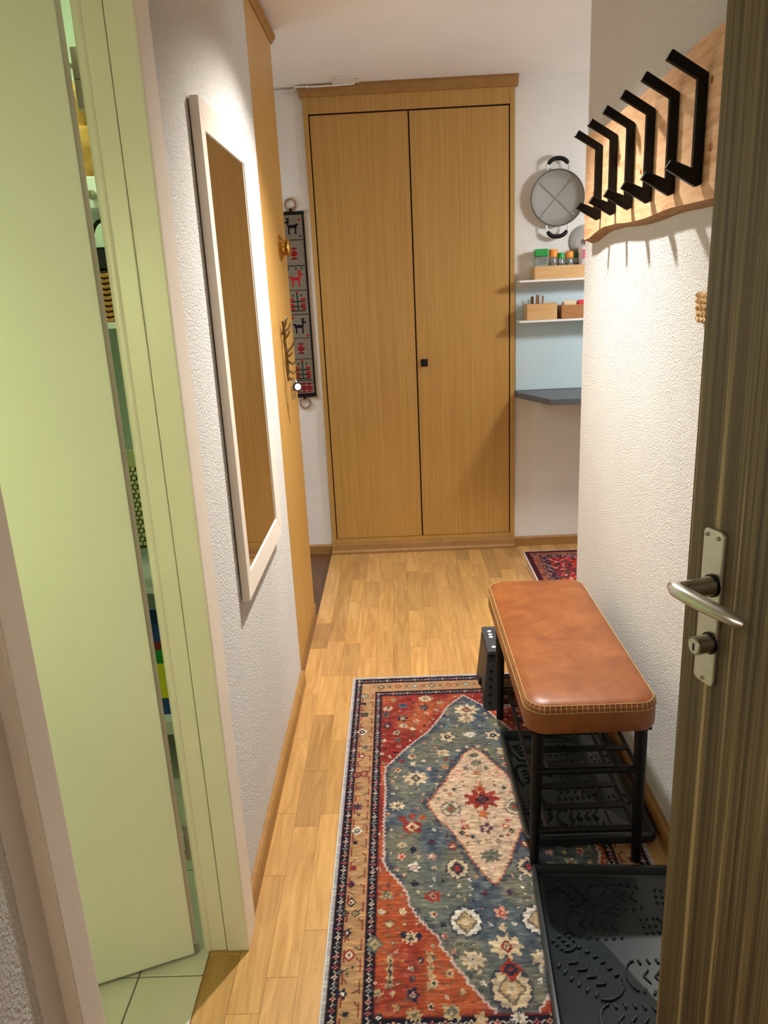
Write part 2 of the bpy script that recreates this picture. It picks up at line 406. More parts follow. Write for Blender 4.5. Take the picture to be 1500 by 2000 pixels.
obj('key_slot', dbox(MB(), .0563, .0587, .0288, .0293, .9345, .9435), M_BLACKS, cy)
obj('cylinder_ring', MB().tube([dpt(.0575, .006, .940), dpt(.0575, .0085, .940)], .0135, 20), M_BLACKS, cy, smooth=True)

# ================================================================ CLOSET ON THE BACK WALL
CX0, CX1, CY = -.380, .596, 3.868
cl = thing('double_closet', (.108, 3.88, 0), 'tall built-in oak double closet in the middle of the back wall', 'closet')
fr = MB(); fr.box(CX0, CX0+.024, CY, YB, .058, 2.222); fr.box(CX1-.024, CX1, CY, YB, .058, 2.222)
for a, b in ((CX0, CX0+.0225), (CX1-.0225, CX1)):
    obj('side_post', B(a, b, CY, YB-.0005, .058, 2.222), M_OAK, cl, bev=.0015)
obj('fascia', B(CX0+.0228, CX1-.0228, CY+.002, YB-.0005, 2.152, 2.222), M_OAK, cl, bev=.001)
obj('bottom_rail', B(CX0+.0228, CX1-.0228, CY+.002, YB-.0005, .058, .0835), M_OAK, cl, bev=.001)
obj('inner_shadow_gap', B(CX0+.0228, CX1-.0228, CY+.010, YB-.0005, .0838, 2.1518), plain('painted_gap_shade', (38, 22, 14), .9), cl)  # dark sheet; the shade inside the door gaps is put into its colour
GX = .1055
for a, b in ((CX0+.0285, GX-.0036), (GX+.0036, CX1-.0285)):
    d = obj('closet_door', B(a, b, CY+.001, CY+.0095, .0862, 2.1440), M_OAK, cl, bev=.001)
    if a > 0:
        obj('knob_plate', B(.126, .160, CY-.004, CY+.0008, .980, 1.016), M_BLACK, d, bev=.001)
        obj('knob', B(.134, .155, CY-.022, CY-.0042, .986, 1.009), M_BLACK, d, bev=.002)
cp = [(YB-.0005, 2.2222), (CY-.004, 2.2222), (CY-.010, 2.230), (CY-.016, 2.236), (CY-.018, 2.258), (CY-.016, 2.2692), (YB-.0005, 2.2692)]
obj('crown_moulding', MB().prism(cp, 0, CX0-.014, CX1+.014), M_OAKT, cl)
pp = [(YB-.0005, 0.0005), (CY-.016, 0.0005), (CY-.016, .012), (CY-.010, .022), (CY-.006, .048), (CY-.002, .0578), (YB-.0005, .0578)]
obj('plinth', MB().prism(pp, 0, CX0-.004, CX1+.003), M_OAKT, cl)

# --- tall cabinet on the left
tc_ = thing('tall_cabinet', (-.42, 2.78, 0), 'tall flat oak cabinet on the left beyond the mirror wall', 'cabinet')
obj('door_panel', B(-.425, -.402, 2.472, 3.075, .056, 2.226), M_OAK, tc_, bev=.0012)
obj('carcass', B(-.95, -.4255, 2.502, 3.072, .056, 2.226), M_OAK, tc_)
obj('plinth', B(-.90, -.408, 2.503, 3.070, .0005, .0555), M_OAKT, tc_, bev=.001)
obj('base_strip', B(-.4078, -.398, 2.472, 3.084, .0005, .050), M_OAKT, tc_, bev=.003)
kp = [(-.9, 2.2265), (-.398, 2.2265), (-.392, 2.236), (-.384, 2.244), (-.384, 2.256), (-.9, 2.256)]
obj('crown_moulding', MB().prism(kp, 1, 2.503, 3.092), M_OAKT, tc_)
# ================================================================ LAMPS AND ADDED FILL LIGHTS (all above or beside the view)
def can_lamp(name, L, label):
    x, y, z = L['pos']
    t = thing(name, (x, y, ZC), label, 'lamp'); r = max(.05, L['r']+.02)
    prof = [(.012, ZC-.001), (r*.7, ZC-.001), (r, ZC-.012), (r, z+.012), (r-.004, z+.012), (r-.004, ZC-.014), (.012, ZC-.010)]
    obj('shade', MB().lathe(prof, (x, y, 0), 28), M_WPLAS, t, smooth=True)
    spot = 'cone' in L
    d = bpy.data.lights.new('bulb', 'SPOT' if spot else 'POINT'); d.energy = L['power']; d.color = L['col']; d.shadow_soft_size = L['r']
    if spot: d.spot_size = math.radians(L['cone']); d.spot_blend = L['blend']
    o = bpy.data.objects.new('bulb', d); o.location = (x, y, z-.005)
    if spot: o.rotation_euler = (Vector(L['aim'])-Vector(L['pos'])).to_track_quat('-Z', 'Y').to_euler()
    link(o, t)
    return t
can_lamp('ceiling_lamp', LAMP_HALL, 'round downlight on the hallway ceiling above the rug')
can_lamp('ceiling_lamp', LAMP_BATH, 'round lamp in the near half of the bathroom')
can_lamp('ceiling_lamp', ADDED_LAMP_BATH, 'added round lamp that brightens the bathroom shelf behind the door leaf')
can_lamp('ceiling_lamp', ADDED_LAMP_LANDING, 'added unseen lamp on the stair landing that brightens the entrance door and right wall')
can_lamp('ceiling_lamp', LAMP_KITCHEN, 'round lamp in the kitchen nook right of the hallway')
can_lamp('ceiling_lamp', WINDOW_FILL_SIDE, 'added round lamp standing in for window light in the side passage')

# ================================================================ MIRROR
mr = thing('wall_mirror', (XL, 1.93, .667), 'tall rectangular mirror in a white frame on the left wall', 'mirror')
ya, yb, za, zb = 1.660, 2.203, .667, 1.746; fwid = .056
xw, xf = XL+.003, -.368
def frame_bar(p0, p1, q0, q1):     # outer p0,p1 ; inner q0,q1 as (y,z), mitred
    mb = MB(); o = [p0, p1, q1, q0]
    vs = [(xw, *a) for a in o]+[(xf-.0, *p0), (xf, *p1), (xf-.004, *q1), (xf-.004, *q0)]
    return mb.add(vs, [(0, 1, 2, 3), (7, 6, 5, 4), (0, 4, 5, 1), (1, 5, 6, 2), (2, 6, 7, 3), (3, 7, 4, 0)])
O = [(ya, za), (yb, za), (yb, zb), (ya, zb)]
I = [(ya+fwid, za+fwid), (yb-fwid, za+fwid), (yb-fwid, zb-fwid), (ya+fwid, zb-fwid)]
for k in range(4):
    obj('frame_bar', frame_bar(O[k], O[(k+1) % 4], I[k], I[(k+1) % 4]), M_CREAM, mr, bev=.001, seg=1)
obj('glass', B(xw+.001, xf-.007, ya+fwid+.0005, yb-fwid-.0005, za+fwid+.0005, zb-fwid-.0005), M_MIRROR, mr)

# ================================================================ BENCH
def round_rect(x0, x1, y0, y1, r, n=7):
    P = []
    for cx, cy, a0 in ((x1-r, y1-r, 0), (x0+r, y1-r, 90), (x0+r, y0+r, 180), (x1-r, y0+r, 270)):
        for k in range(n):
            a = math.radians(a0+90*k/(n-1)); P.append((cx+r*math.cos(a), cy+r*math.sin(a)))
    return P
BX0, BX1, BY0, BY1 = .258, .556, 1.490, 2.245
bn = thing('shoe_bench', (.407, 1.87, 0), 'black metal shoe bench with a padded tan leather seat against the right wall', 'bench')
seat = MB(); rings = []
for ins, z, rr in ((.012, .384, .040), (.003, .3875, .046), (0, .395, .048), (0, .446, .048), (.0015, .4495, .047), (.0045, .4535, .045), (.012, .4595, .040), (.026, .4635, .034), (.055, .4662, .028), (.10, .4672, .02)):
    rings.append([(x, y, z) for x, y in round_rect(BX0+ins, BX1-ins, BY0+ins, BY1-ins, rr)])
n = len(rings[0]); vs = [p for r in rings for p in r]; fs_ = [tuple(range(n))[::-1], tuple((len(rings)-1)*n+j for j in range(n))]
for i in range(len(rings)-1):
    for j in range(n): fs_.append((i*n+j, i*n+(j+1) % n, (i+1)*n+(j+1) % n, (i+1)*n+j))
seat.add(vs, fs_)
so = obj('seat', seat, M_LEATHER, bn, smooth=True)
# whip stitching around the seat
out = round_rect(BX0-.0003, BX1+.0003, BY0-.0003, BY1+.0003, .048, 9)
def walk(P, step):
    P = [Vector((*p, 0)) for p in P]; res = []; acc = 0
    for i in range(len(P)):
        a, b = P[i], P[(i+1) % len(P)]; L = (b-a).length
        if L < 1e-6: continue
        t = acc
        while t < L:
            p = a+(b-a)*(t/L); d = (b-a).normalized(); res.append((p, Vector((d.y, -d.x, 0)))); t += step
        acc = t-L
    return res
st = MB(); zlo, zhi = .4405, .4525; WK = walk(out, .0120)
for p, nv in WK:
    a = p+nv*.0004+Vector((0, 0, zlo)); b = p-nv*.0015+Vector((0, 0, zhi-.003)); c = p-nv*.0060+Vector((0, 0, zhi+.0035))
    st.tube([a, b, c], .0008, 5)
obj('cross_stitches', st, M_THREAD, so)
lo = [tuple(p+nv*.0005+Vector((0, 0, zlo))) for p, nv in WK]; hi = [tuple(p-nv*.0062+Vector((0, 0, zhi+.0037))) for p, nv in WK]
sm = MB(); sm.tube(lo, .0008, 5, closed=True); sm.tube(hi, .0008, 5, closed=True)
obj('seam_threads', sm, M_THREAD, so)
LEGS = {'fl': (.286, 1.536), 'fr': (.530, 1.530), 'bl': (.290, 2.178), 'br': (.530, 2.178)}
for k, (x, y) in LEGS.items():
    tx = .293 if x < .4 else .527
    obj('leg', MB().tube([(x, y, .006), (x, y, .012), ((x+tx)/2, y+.002, .20), (tx, y+.004, .3838)], [.0105, .0115, .0135, .0150], 14), M_BLACK, bn, smooth=True)
obj('seat_frame', B(.270, .545, 1.512, 2.222, .3765, .3838), M_BLACK, bn, bev=.002)
for z, tag_ in ((.262, 'upper'), (.098, 'lower')):
    rk = obj('shoe_rack', MB().tube([(.318, 1.535, z), (.318, 2.178, z)], .006, 8), M_BLACK, bn)
    obj('rail', rod((.524, 1.535, z), (.524, 2.178, z), .006), M_BLACK, rk)
    obj('rail', rod((.47, 1.538, z+.004), (.47, 2.176, z+.004), .003), M_BLACK, rk)
    for y in (1.533, 2.179):
        obj('cross_bar', rod((.289, y, z), (.529, y, z), .0085 if y < 2 else .007), M_BLACK, rk, smooth=True)
    for k in range(1, 8):
        y = 1.533+k*.0807
        obj('slat', B(.319, .523, y-.011, y+.011, z+.001, z+.006), M_BLACK, rk, bev=.0015, seg=1)
# ================================================================ BOOT TRAYS
def boot_print(cx, cy, z, ang, s, mirror=1, half=False):
    mb = MB(); a, b = math.cos(ang), math.sin(ang)
    def T(u, v): u *= s; v *= s*mirror; return (cx+u*a-v*b, cy+u*b+v*a)
    def bar(u0, v0, u1, v1, wd=.0062, h=.0052):
        p, q = Vector(T(u0, v0)), Vector(T(u1, v1)); d = (q-p).normalized(); nn = Vector((-d.y, d.x))*wd*.5
        P = [p+nn, q+nn, q-nn, p-nn]; Q = [p+nn*.55+d*.001, q+nn*.55-d*.001, q-nn*.55-d*.001, p-nn*.55+d*.001]
        mb.add([(x, y, z) for x, y in P]+[(x, y, z+h) for x, y in Q], [(4, 5, 6, 7), (0, 1, 5, 4), (1, 2, 6, 5), (2, 3, 7, 6), (3, 0, 4, 7)])
    if half:                      # heel print: lugs around a small arc
        for k in range(3):
            u = -.022+k*.018; bar(u, .020, u+.004, .030); bar(u, -.020, u+.004, -.030); bar(u, -.006, u+.003, .006)
        arc = (.020, .018, .026, 7)
    else:
        for k in range(6):
            u = -.055+k*.0185; h = .026+.008*math.sin(PI*(k+.5)/6); bar(u, h, u+.004, h+.011); bar(u, -h, u+.004, -h-.011)
        for k in range(4):
            u = -.038+k*.023; bar(u+.006, 0, u-.006, .016, .0042); bar(u+.006, 0, u-.006, -.016, .0042)
        arc = (.045, .026, .037, 8)
    c0, ru, rv, m_ = arc
    for k in range(m_):
        t0, t1 = -1.35+2.7*k/m_, -1.35+2.7*(k+1.06)/m_
        bar(c0+ru*math.cos(t0), rv*math.sin(t0), c0+ru*math.cos(t1), rv*math.sin(t1), .0042)
    return mb
def boot_tray(cx, cy, w, l, rz, z0, label, prints):
    t = thing('boot_tray', (cx, cy, z0), label, 'tray', 'black rubber boot trays'); rings = []
    for ins, z in ((0.004, 0), (0, .003), (.0, .022), (.003, .0245), (.010, .0245), (.013, .021), (.017, .007), (.024, .0035)):
        rings.append([(x, y, z) for x, y in round_rect(-w/2+ins, w/2-ins, -l/2+ins, l/2-ins, max(.008, .022-ins*.6), 5)])
    n = len(rings[0]); vs = [p for r in rings for p in r]; f = [tuple(range(n))[::-1], tuple((len(rings)-1)*n+j for j in range(n))]
    for i in range(len(rings)-1):
        for j in range(n): f.append((i*n+j, i*n+(j+1) % n, (i+1)*n+(j+1) % n, (i+1)*n+j))
    R = Matrix.Translation((cx, cy, z0)) @ Matrix.Rotation(rz, 4, 'Z')
    o = obj('tray_body', MB().add([R @ Vector(v) for v in vs], f), M_RUBBER, t, smooth=True)
    for (u, v, a, s, mi, hf) in prints:
        me = boot_print(u, v, .0034, a, s, mi, hf); me.v = [tuple(R @ Vector(p)) for p in me.v]
        obj('boot_print', me, M_RUBBER, o)
    return t
boot_tray(.422, 1.214, .338, .560, math.radians(-3.8), .0085, 'black rubber boot tray with boot prints lying in front of the bench',
          [(-.098, .205, -.75, .62, 1, 0), (.015, .200, 3.10, .92, 1, 0), (.118, .200, -.1, .75, -1, 1), (-.045, .118, 3.10, .92, 1, 0), (.070, .118, .1, .75, 1, 1), (.135, .105, 3.0, .6, 1, 0), (-.122, .070, -.9, .7, 1, 1),
           (-.080, -.005, -.80, .98, 1, 0), (.060, -.012, 3.08, .98, 1, 0), (-.010, -.115, 3.05, .98, 1, 0), (.10, -.115, -.1, .8, 1, 1), (-.095, -.185, -.8, .9, 1, 0), (.045, -.215, 3.05, .95, -1, 0)])
boot_tray(.437, 1.826, .326, .488, math.radians(.4), .0085, 'black rubber boot tray lying under the bench rack',
          [(-.112, .16, -1.3, .7, 1, 0), (-.112, .04, 1.7, .7, 1, 0), (-.112, -.10, -1.4, .8, 1, 0), (0, .17, .1, .9, 1, 0), (.0, .07, 3.2, .9, -1, 0), (0, -.03, .1, .9, 1, 0), (0, -.14, 3.2, .9, -1, 0), (.11, .1, .2, .8, 1, 1), (.11, -.08, .2, .8, 1, 1)])

# ================================================================ FOLDING STEP STOOL
sx0, sx1, sy0, sy1, sz = .262, .470, 2.262, 2.452, .206
sl = thing('step_stool', (.366, 2.35, 0), 'small black folding step stool with white grip dots behind the bench', 'stool')
top = obj('top', B(sx0, sx1, sy0, sy1, sz-.016, sz), plain('stool_top', (58, 62, 70), .5), sl, bev=.005)
for i, x in enumerate((.285, .318, .352, .386, .42, .447)):
    for j, y in enumerate((2.29, 2.315, 2.365, 2.385, 2.41, 2.435)):
        if (i+j) % 2 and j not in (3, 4): continue
        obj('grip_dot', MB().lathe([(.0072, sz-.001), (.0070, sz+.0012), (.005, sz+.0018)], (x, y, 0), 12), M_WPLAS, top, smooth=True)
def side_panel(y0, y1, yt0, yt1, sgn, name):
    pass
for xe, sg in ((sx0, -1), (sx1, 1)):       # flared end panels with an arched cut
    mb = MB(); xo = xe+sg*.018
    P = [(2.240, .007), (2.286, .007), (2.300, .040), (2.345, .060), (2.390, .040), (2.404, .007), (2.470, .007), (2.440, sz-.017), (2.272, sz-.017)]
    vs = [(xe+(xo-xe)*(1-z/sz), y, z) for y, z in P]+[(xe-sg*.012+(xo-xe)*(1-z/sz), y, z) for y, z in P]
    n = len(P); mb.add(vs, [tuple(range(n)), tuple(range(n, 2*n))[::-1]]+[(i, (i+1) % n, n+(i+1) % n, n+i) for i in range(n)])
    obj('end_panel', mb, M_PLBLK, sl)
for y0, yt, sg in ((2.228, 2.266, 1), (2.476, 2.448, -1)):
    for xa, xb in ((.250, .302), (.430, .482)):
        mb = MB(); xm0, xm1 = (xa+.012, xb-.004) if xa < .4 else (xa+.004, xb-.012)
        mb.add([(xa, y0, .007), (xb, y0, .007), (xb, y0+sg*.010, .007), (xa, y0+sg*.010, .007), (xm0, yt, sz-.02), (xm1, yt, sz-.02), (xm1, yt+sg*.010, sz-.02), (xm0, yt+sg*.010, sz-.02)],
               [(3, 2, 1, 0), (4, 5, 6, 7), (0, 1, 5, 4), (1, 2, 6, 5), (2, 3, 7, 6), (3, 0, 4, 7)])
        lg = obj('leg', mb, M_PLBLK, sl, bev=.002, seg=1)
        for k in range(5):
            z = .03+k*.026; f = z/(sz-.02); yy = y0+(yt-y0)*f; xc = xa+.008+f*.012 if xa < .4 else xb-.016-f*.012
            obj('rib', B(xc, xc+.010, yy-.003, yy+.003, z, z+.008), M_BLACK, lg)
# pale sneaker on the upper rack, mostly hidden
sn = thing('sneaker', (.335, 2.06, .2685), 'pale sneaker lying on the upper rack under the seat', 'shoe')
sole = round_rect(.300, .372, 1.985, 2.165, .034, 6)
obj('sole', MB().prism(sole, 2, .2688, .285), M_WPLAS, sn, bev=.004)
up_ = MB(); rr = []
for ins, z, y1 in ((.002, .2852, 0), (.0, .30, 0), (.004, .316, -.03), (.012, .332, -.075), (.018, .345, -.095)):
    rr.append([(x, y, z) for x, y in round_rect(.300+ins, .372-ins, 1.987+ins, 2.163-ins+y1, .03-ins*.5, 6)])
n = len(rr[0]); f = [tuple(range(n))[::-1], tuple(4*n+j for j in range(n))]
for i in range(4):
    for j in range(n): f.append((i*n+j, i*n+(j+1) % n, (i+1)*n+(j+1) % n, (i+1)*n+j))
obj('upper', up_.add([p for r in rr for p in r], f), plain('sneaker_fabric', (176, 158, 150), .8), sn, smooth=True)
# ================================================================ RUG
PAL = dict(crm=(222, 198, 162), wht=(232, 222, 208), tan=(196, 166, 122), red=(160, 52, 42), org=(196, 104, 62), nvy=(40, 42, 60), grn=(108, 110, 96), pur=(96, 52, 74), pnk=(226, 160, 140), blu=(84, 118, 140), gry=(186, 186, 188))
FIELD= [(0.184, 2.333), (0.126, 2.265), (0.097, 2.198), (0.053, 2.114), (0.013, 2.069), (-0.026, 2.019), (-0.056, 1.97), (-0.08, 1.938), (-0.083, 1.894), (-0.079, 1.837), (-0.082, 1.732), (-0.082, 1.637), (-0.08, 1.557), (-0.084, 1.564), (-0.075, 1.53), (-0.054, 1.497), (-0.037, 1.473), (-0.023, 1.442), (-0.022, 1.416), (-0.005, 1.38), (0.024, 1.338), (0.042, 1.318), (0.043, 1.298), (0.064, 1.267), (0.068, 1.251), (0.089, 1.221), (0.095, 1.204), (0.11, 1.184), (0.126, 1.159), (0.139, 1.145), (0.146, 1.127)]
FIELDR= [(0.264, 1.206), (0.25, 1.179), (0.24, 1.17), (0.236, 1.158), (0.223, 1.146), (0.217, 1.13), (0.215, 1.112)]
DIA= [(0.186, 2.021), (0.155, 1.992), (0.144, 1.968), (0.134, 1.945), (0.108, 1.904), (0.091, 1.859), (0.072, 1.829), (0.057, 1.8), (0.034, 1.764), (0.048, 1.735), (0.062, 1.699), (0.081, 1.676), (0.099, 1.642), (0.109, 1.616), (0.124, 1.587), (0.133, 1.553), (0.145, 1.533), (0.156, 1.507), (0.164, 1.494), (0.175, 1.475), (0.186, 1.465)]
MOT=[ ('s',0.186,2.238,0.037,'crm','red'),('s',0.183,2.185,0.026,'crm','tan'),('f',0.113,2.083,0.026,'crm','nvy'),('s',0.184,2.093,0.017,'wht','crm'),('q',0.093,1.999,0.017,'crm','tan'),('f',0.0,2.017,0.009,'crm','tan'),('d',-0.001,1.986,0.014,'crm','red'),('f',0.002,1.948,0.011,'crm','wht'),('s',0.007,1.88,0.033,'crm','nvy'),('f',-0.044,1.921,0.011,'crm','red'),('f',0.039,2.057,0.008,'crm','red'),('f',0.067,2.076,0.008,'crm','red'),('f',0.048,1.922,0.009,'pnk','wht'),('f',0.096,1.931,0.012,'tan','red'),('d',-0.031,1.963,0.01,'red','nvy'),('s',-0.047,1.761,0.019,'crm','nvy'),('q',-0.008,1.675,0.024,'red','crm'),('d',-0.007,1.716,0.012,'red','org'),('q',-0.034,1.708,0.01,'red','red'),('q',0.02,1.71,0.01,'org','red'),('f',-0.06,1.87,0.007,'red','crm'),('f',-0.063,1.666,0.005,'wht','wht'),('f',0.049,1.659,0.006,'wht','wht'),('f',0.026,1.807,0.007,'crm','org'),('f',-0.07,1.727,0.008,'org','crm'),('f',0.092,1.598,0.014,'red','crm'),('f',0.142,2.009,0.008,'crm','tan'),('f',-0.008,1.812,0.008,'grn','crm'),('d',0.04,1.613,0.012,'nvy','pur'),('d',-0.007,1.589,0.011,'nvy','nvy'),('s',-0.035,1.608,0.012,'crm','tan'),('f',-0.037,1.568,0.012,'pnk','red'),('f',0.038,1.565,0.012,'pnk','wht'),('f',-0.006,1.529,0.016,'wht','red'),('f',-0.051,1.527,0.008,'crm','org'),('d',-0.006,1.477,0.011,'nvy','nvy'),('s',0.034,1.436,0.019,'red','crm'),('f',0.033,1.468,0.005,'wht','wht'),('f',0.033,1.382,0.01,'crm','red'),('o',0.098,1.521,0.027,'crm','nvy'),('o',0.104,1.359,0.035,'wht','tan'),('f',0.055,1.321,0.009,'pnk','red'),('s',0.11,1.259,0.024,'crm','wht'),('d',0.074,1.301,0.005,'nvy','crm'),('d',0.093,1.298,0.006,'nvy','crm'),('d',0.114,1.299,0.006,'nvy','crm'),('f',0.126,1.204,0.007,'wht','crm'),('f',0.124,1.484,0.006,'wht','wht'),('f',0.071,1.438,0.005,'crm','wht'),('f',0.094,1.436,0.005,'crm','wht'),('f',0.12,1.435,0.004,'crm','wht'),('q',0.157,1.35,0.005,'wht','wht'),('q',0.052,1.354,0.007,'nvy','nvy'),('f',0.122,1.23,0.007,'crm','wht'),('q',-0.074,1.444,0.014,'tan','grn'),('d',-0.084,1.395,0.009,'crm','wht'),('f',-0.036,1.393,0.01,'crm','tan'),('f',-0.067,1.358,0.011,'tan','crm'),('s',-0.02,1.32,0.017,'crm','nvy'),('d',-0.036,1.329,0.009,'nvy','nvy'),('d',-0.002,1.324,0.009,'nvy','nvy'),('d',-0.098,1.306,0.02,'grn','tan'),('v',-0.065,1.238,0.008,'tan','nvy'),('f',-0.02,1.242,0.008,'crm','grn'),('d',-0.018,1.219,0.007,'nvy','grn'),('v',0.02,1.238,0.009,'tan','org'),('f',-0.019,1.182,0.015,'nvy','pnk'),('f',0.058,1.228,0.01,'tan','pur'),('f',0.016,1.154,0.008,'crm','nvy'),('s',-0.017,1.137,0.015,'tan','grn'),('q',0.056,1.142,0.017,'tan','grn'),('f',0.111,1.125,0.015,'tan','crm'),('f',-0.089,1.187,0.01,'tan','grn'),('f',-0.053,1.154,0.009,'tan','org'),('d',-0.095,1.211,0.004,'crm','pnk'),('d',0.049,1.175,0.005,'wht','pnk'),('q',-0.093,1.527,0.006,'wht','red'),('d',-0.087,1.134,0.009,'nvy','wht'),('f',-0.039,1.262,0.007,'org','tan'),('f',0.08,1.185,0.009,'tan','pnk'),('s',-0.075,2.263,0.016,'crm','nvy'),('q',-0.025,2.279,0.014,'blu','nvy'),('s',0.054,2.318,0.023,'crm','org'),('f',0.047,2.262,0.016,'nvy','grn'),('f',-0.081,2.225,0.014,'grn','nvy'),('f',-0.026,2.199,0.017,'nvy','crm'),('f',-0.076,2.158,0.015,'nvy','crm'),('s',-0.024,2.155,0.013,'crm','nvy'),('f',0.016,2.181,0.012,'crm','org'),('f',0.005,2.135,0.01,'crm','wht'),('f',-0.046,2.117,0.013,'crm','nvy'),('f',0.054,2.223,0.01,'pnk','red'),('f',-0.043,2.076,0.01,'grn','nvy'),('d',-0.087,2.075,0.008,'crm','crm'),('q',-0.092,2.004,0.006,'crm','pnk'),('f',-0.069,1.99,0.007,'crm','org'),('d',-0.091,1.909,0.005,'org','crm'),('d',-0.093,1.857,0.004,'crm','red'),('d',-0.093,1.651,0.005,'wht','wht'),('f',0.103,2.29,0.014,'tan','org'),('f',0.088,2.244,0.01,'pnk','crm'),('f',-0.056,2.317,0.011,'tan','grn'),('s',0.187,1.777,0.044,'red','nvy'),('f',0.185,1.823,0.016,'org','red'),('f',0.184,1.717,0.016,'org','org'),('d',0.184,1.852,0.01,'org','crm'),('o',0.098,1.741,0.025,'crm','grn'),('d',0.131,1.891,0.02,'pnk','crm'),('f',0.185,1.897,0.016,'tan','red'),('d',0.114,1.823,0.009,'grn','nvy'),('f',0.183,1.66,0.018,'pur','crm'),('q',0.12,1.646,0.011,'tan','nvy'),('s',0.185,1.981,0.014,'grn','grn'),('s',0.187,1.942,0.016,'grn','tan'),('s',0.184,1.561,0.024,'grn','grn'),('f',0.182,1.52,0.009,'pnk','wht'),('d',0.158,1.612,0.008,'grn','tan'),('d',0.154,1.706,0.007,'grn','crm'),('d',0.16,1.687,0.008,'tan','crm'),('f',0.124,1.689,0.01,'pnk','red'),('q',0.148,1.63,0.005,'nvy','nvy'),('f',0.154,1.917,0.008,'grn','grn'),('q',0.132,1.633,0.004,'red','red'),('q',0.13,1.608,0.004,'red','red'),('q',0.131,1.666,0.009,'red','crm'),('f',0.185,1.382,0.018,'pnk','red'),('f',0.182,1.34,0.011,'crm','crm'),('s',0.184,1.291,0.033,'crm','red'),('o',0.179,1.189,0.041,'crm','tan'),('d',0.184,1.234,0.025,'red','nvy'),('d',0.155,1.441,0.01,'pur','nvy'),('s',0.184,1.127,0.014,'wht','tan'),('f',0.1,1.211,0.001,'wht','wht'),('d',-0.157,2.349,0.017,'grn','crm'),('q',-0.159,2.3,0.009,'nvy','nvy'),('q',-0.154,2.23,0.013,'nvy','grn'),('d',-0.157,2.128,0.017,'wht','nvy'),('f',-0.144,2.042,0.01,'grn','grn'),('f',-0.153,1.998,0.012,'red','wht'),('o',-0.164,1.904,0.012,'red','tan'),('o',-0.143,1.909,0.012,'red','tan'),('d',-0.153,1.847,0.009,'nvy','tan'),('s',-0.158,1.762,0.016,'pur','nvy'),('f',-0.151,1.728,0.005,'nvy','nvy'),('d',-0.152,1.666,0.015,'wht','grn'),('q',-0.156,1.622,0.007,'nvy','nvy'),('q',-0.174,1.71,0.005,'red','red'),('f',-0.156,1.798,0.009,'org','tan'),('q',-0.156,1.533,0.009,'red','pur'),('d',-0.158,1.48,0.011,'pur','nvy'),('d',-0.155,1.425,0.013,'nvy','crm'),('d',-0.167,1.393,0.01,'nvy','grn'),('d',-0.144,1.392,0.01,'nvy','tan'),('f',-0.16,1.338,0.01,'nvy','wht'),('d',-0.152,1.28,0.015,'red','wht'),('f',-0.167,1.238,0.007,'grn','nvy'),('f',-0.154,1.233,0.005,'grn','nvy'),('f',-0.143,1.249,0.004,'grn','nvy'),('f',-0.161,1.187,0.011,'nvy','wht'),('q',-0.152,1.143,0.006,'nvy','nvy') ]
RX0, RX1, RY0, RY1, RCX = -.200, .568, 1.000, 2.478, .184
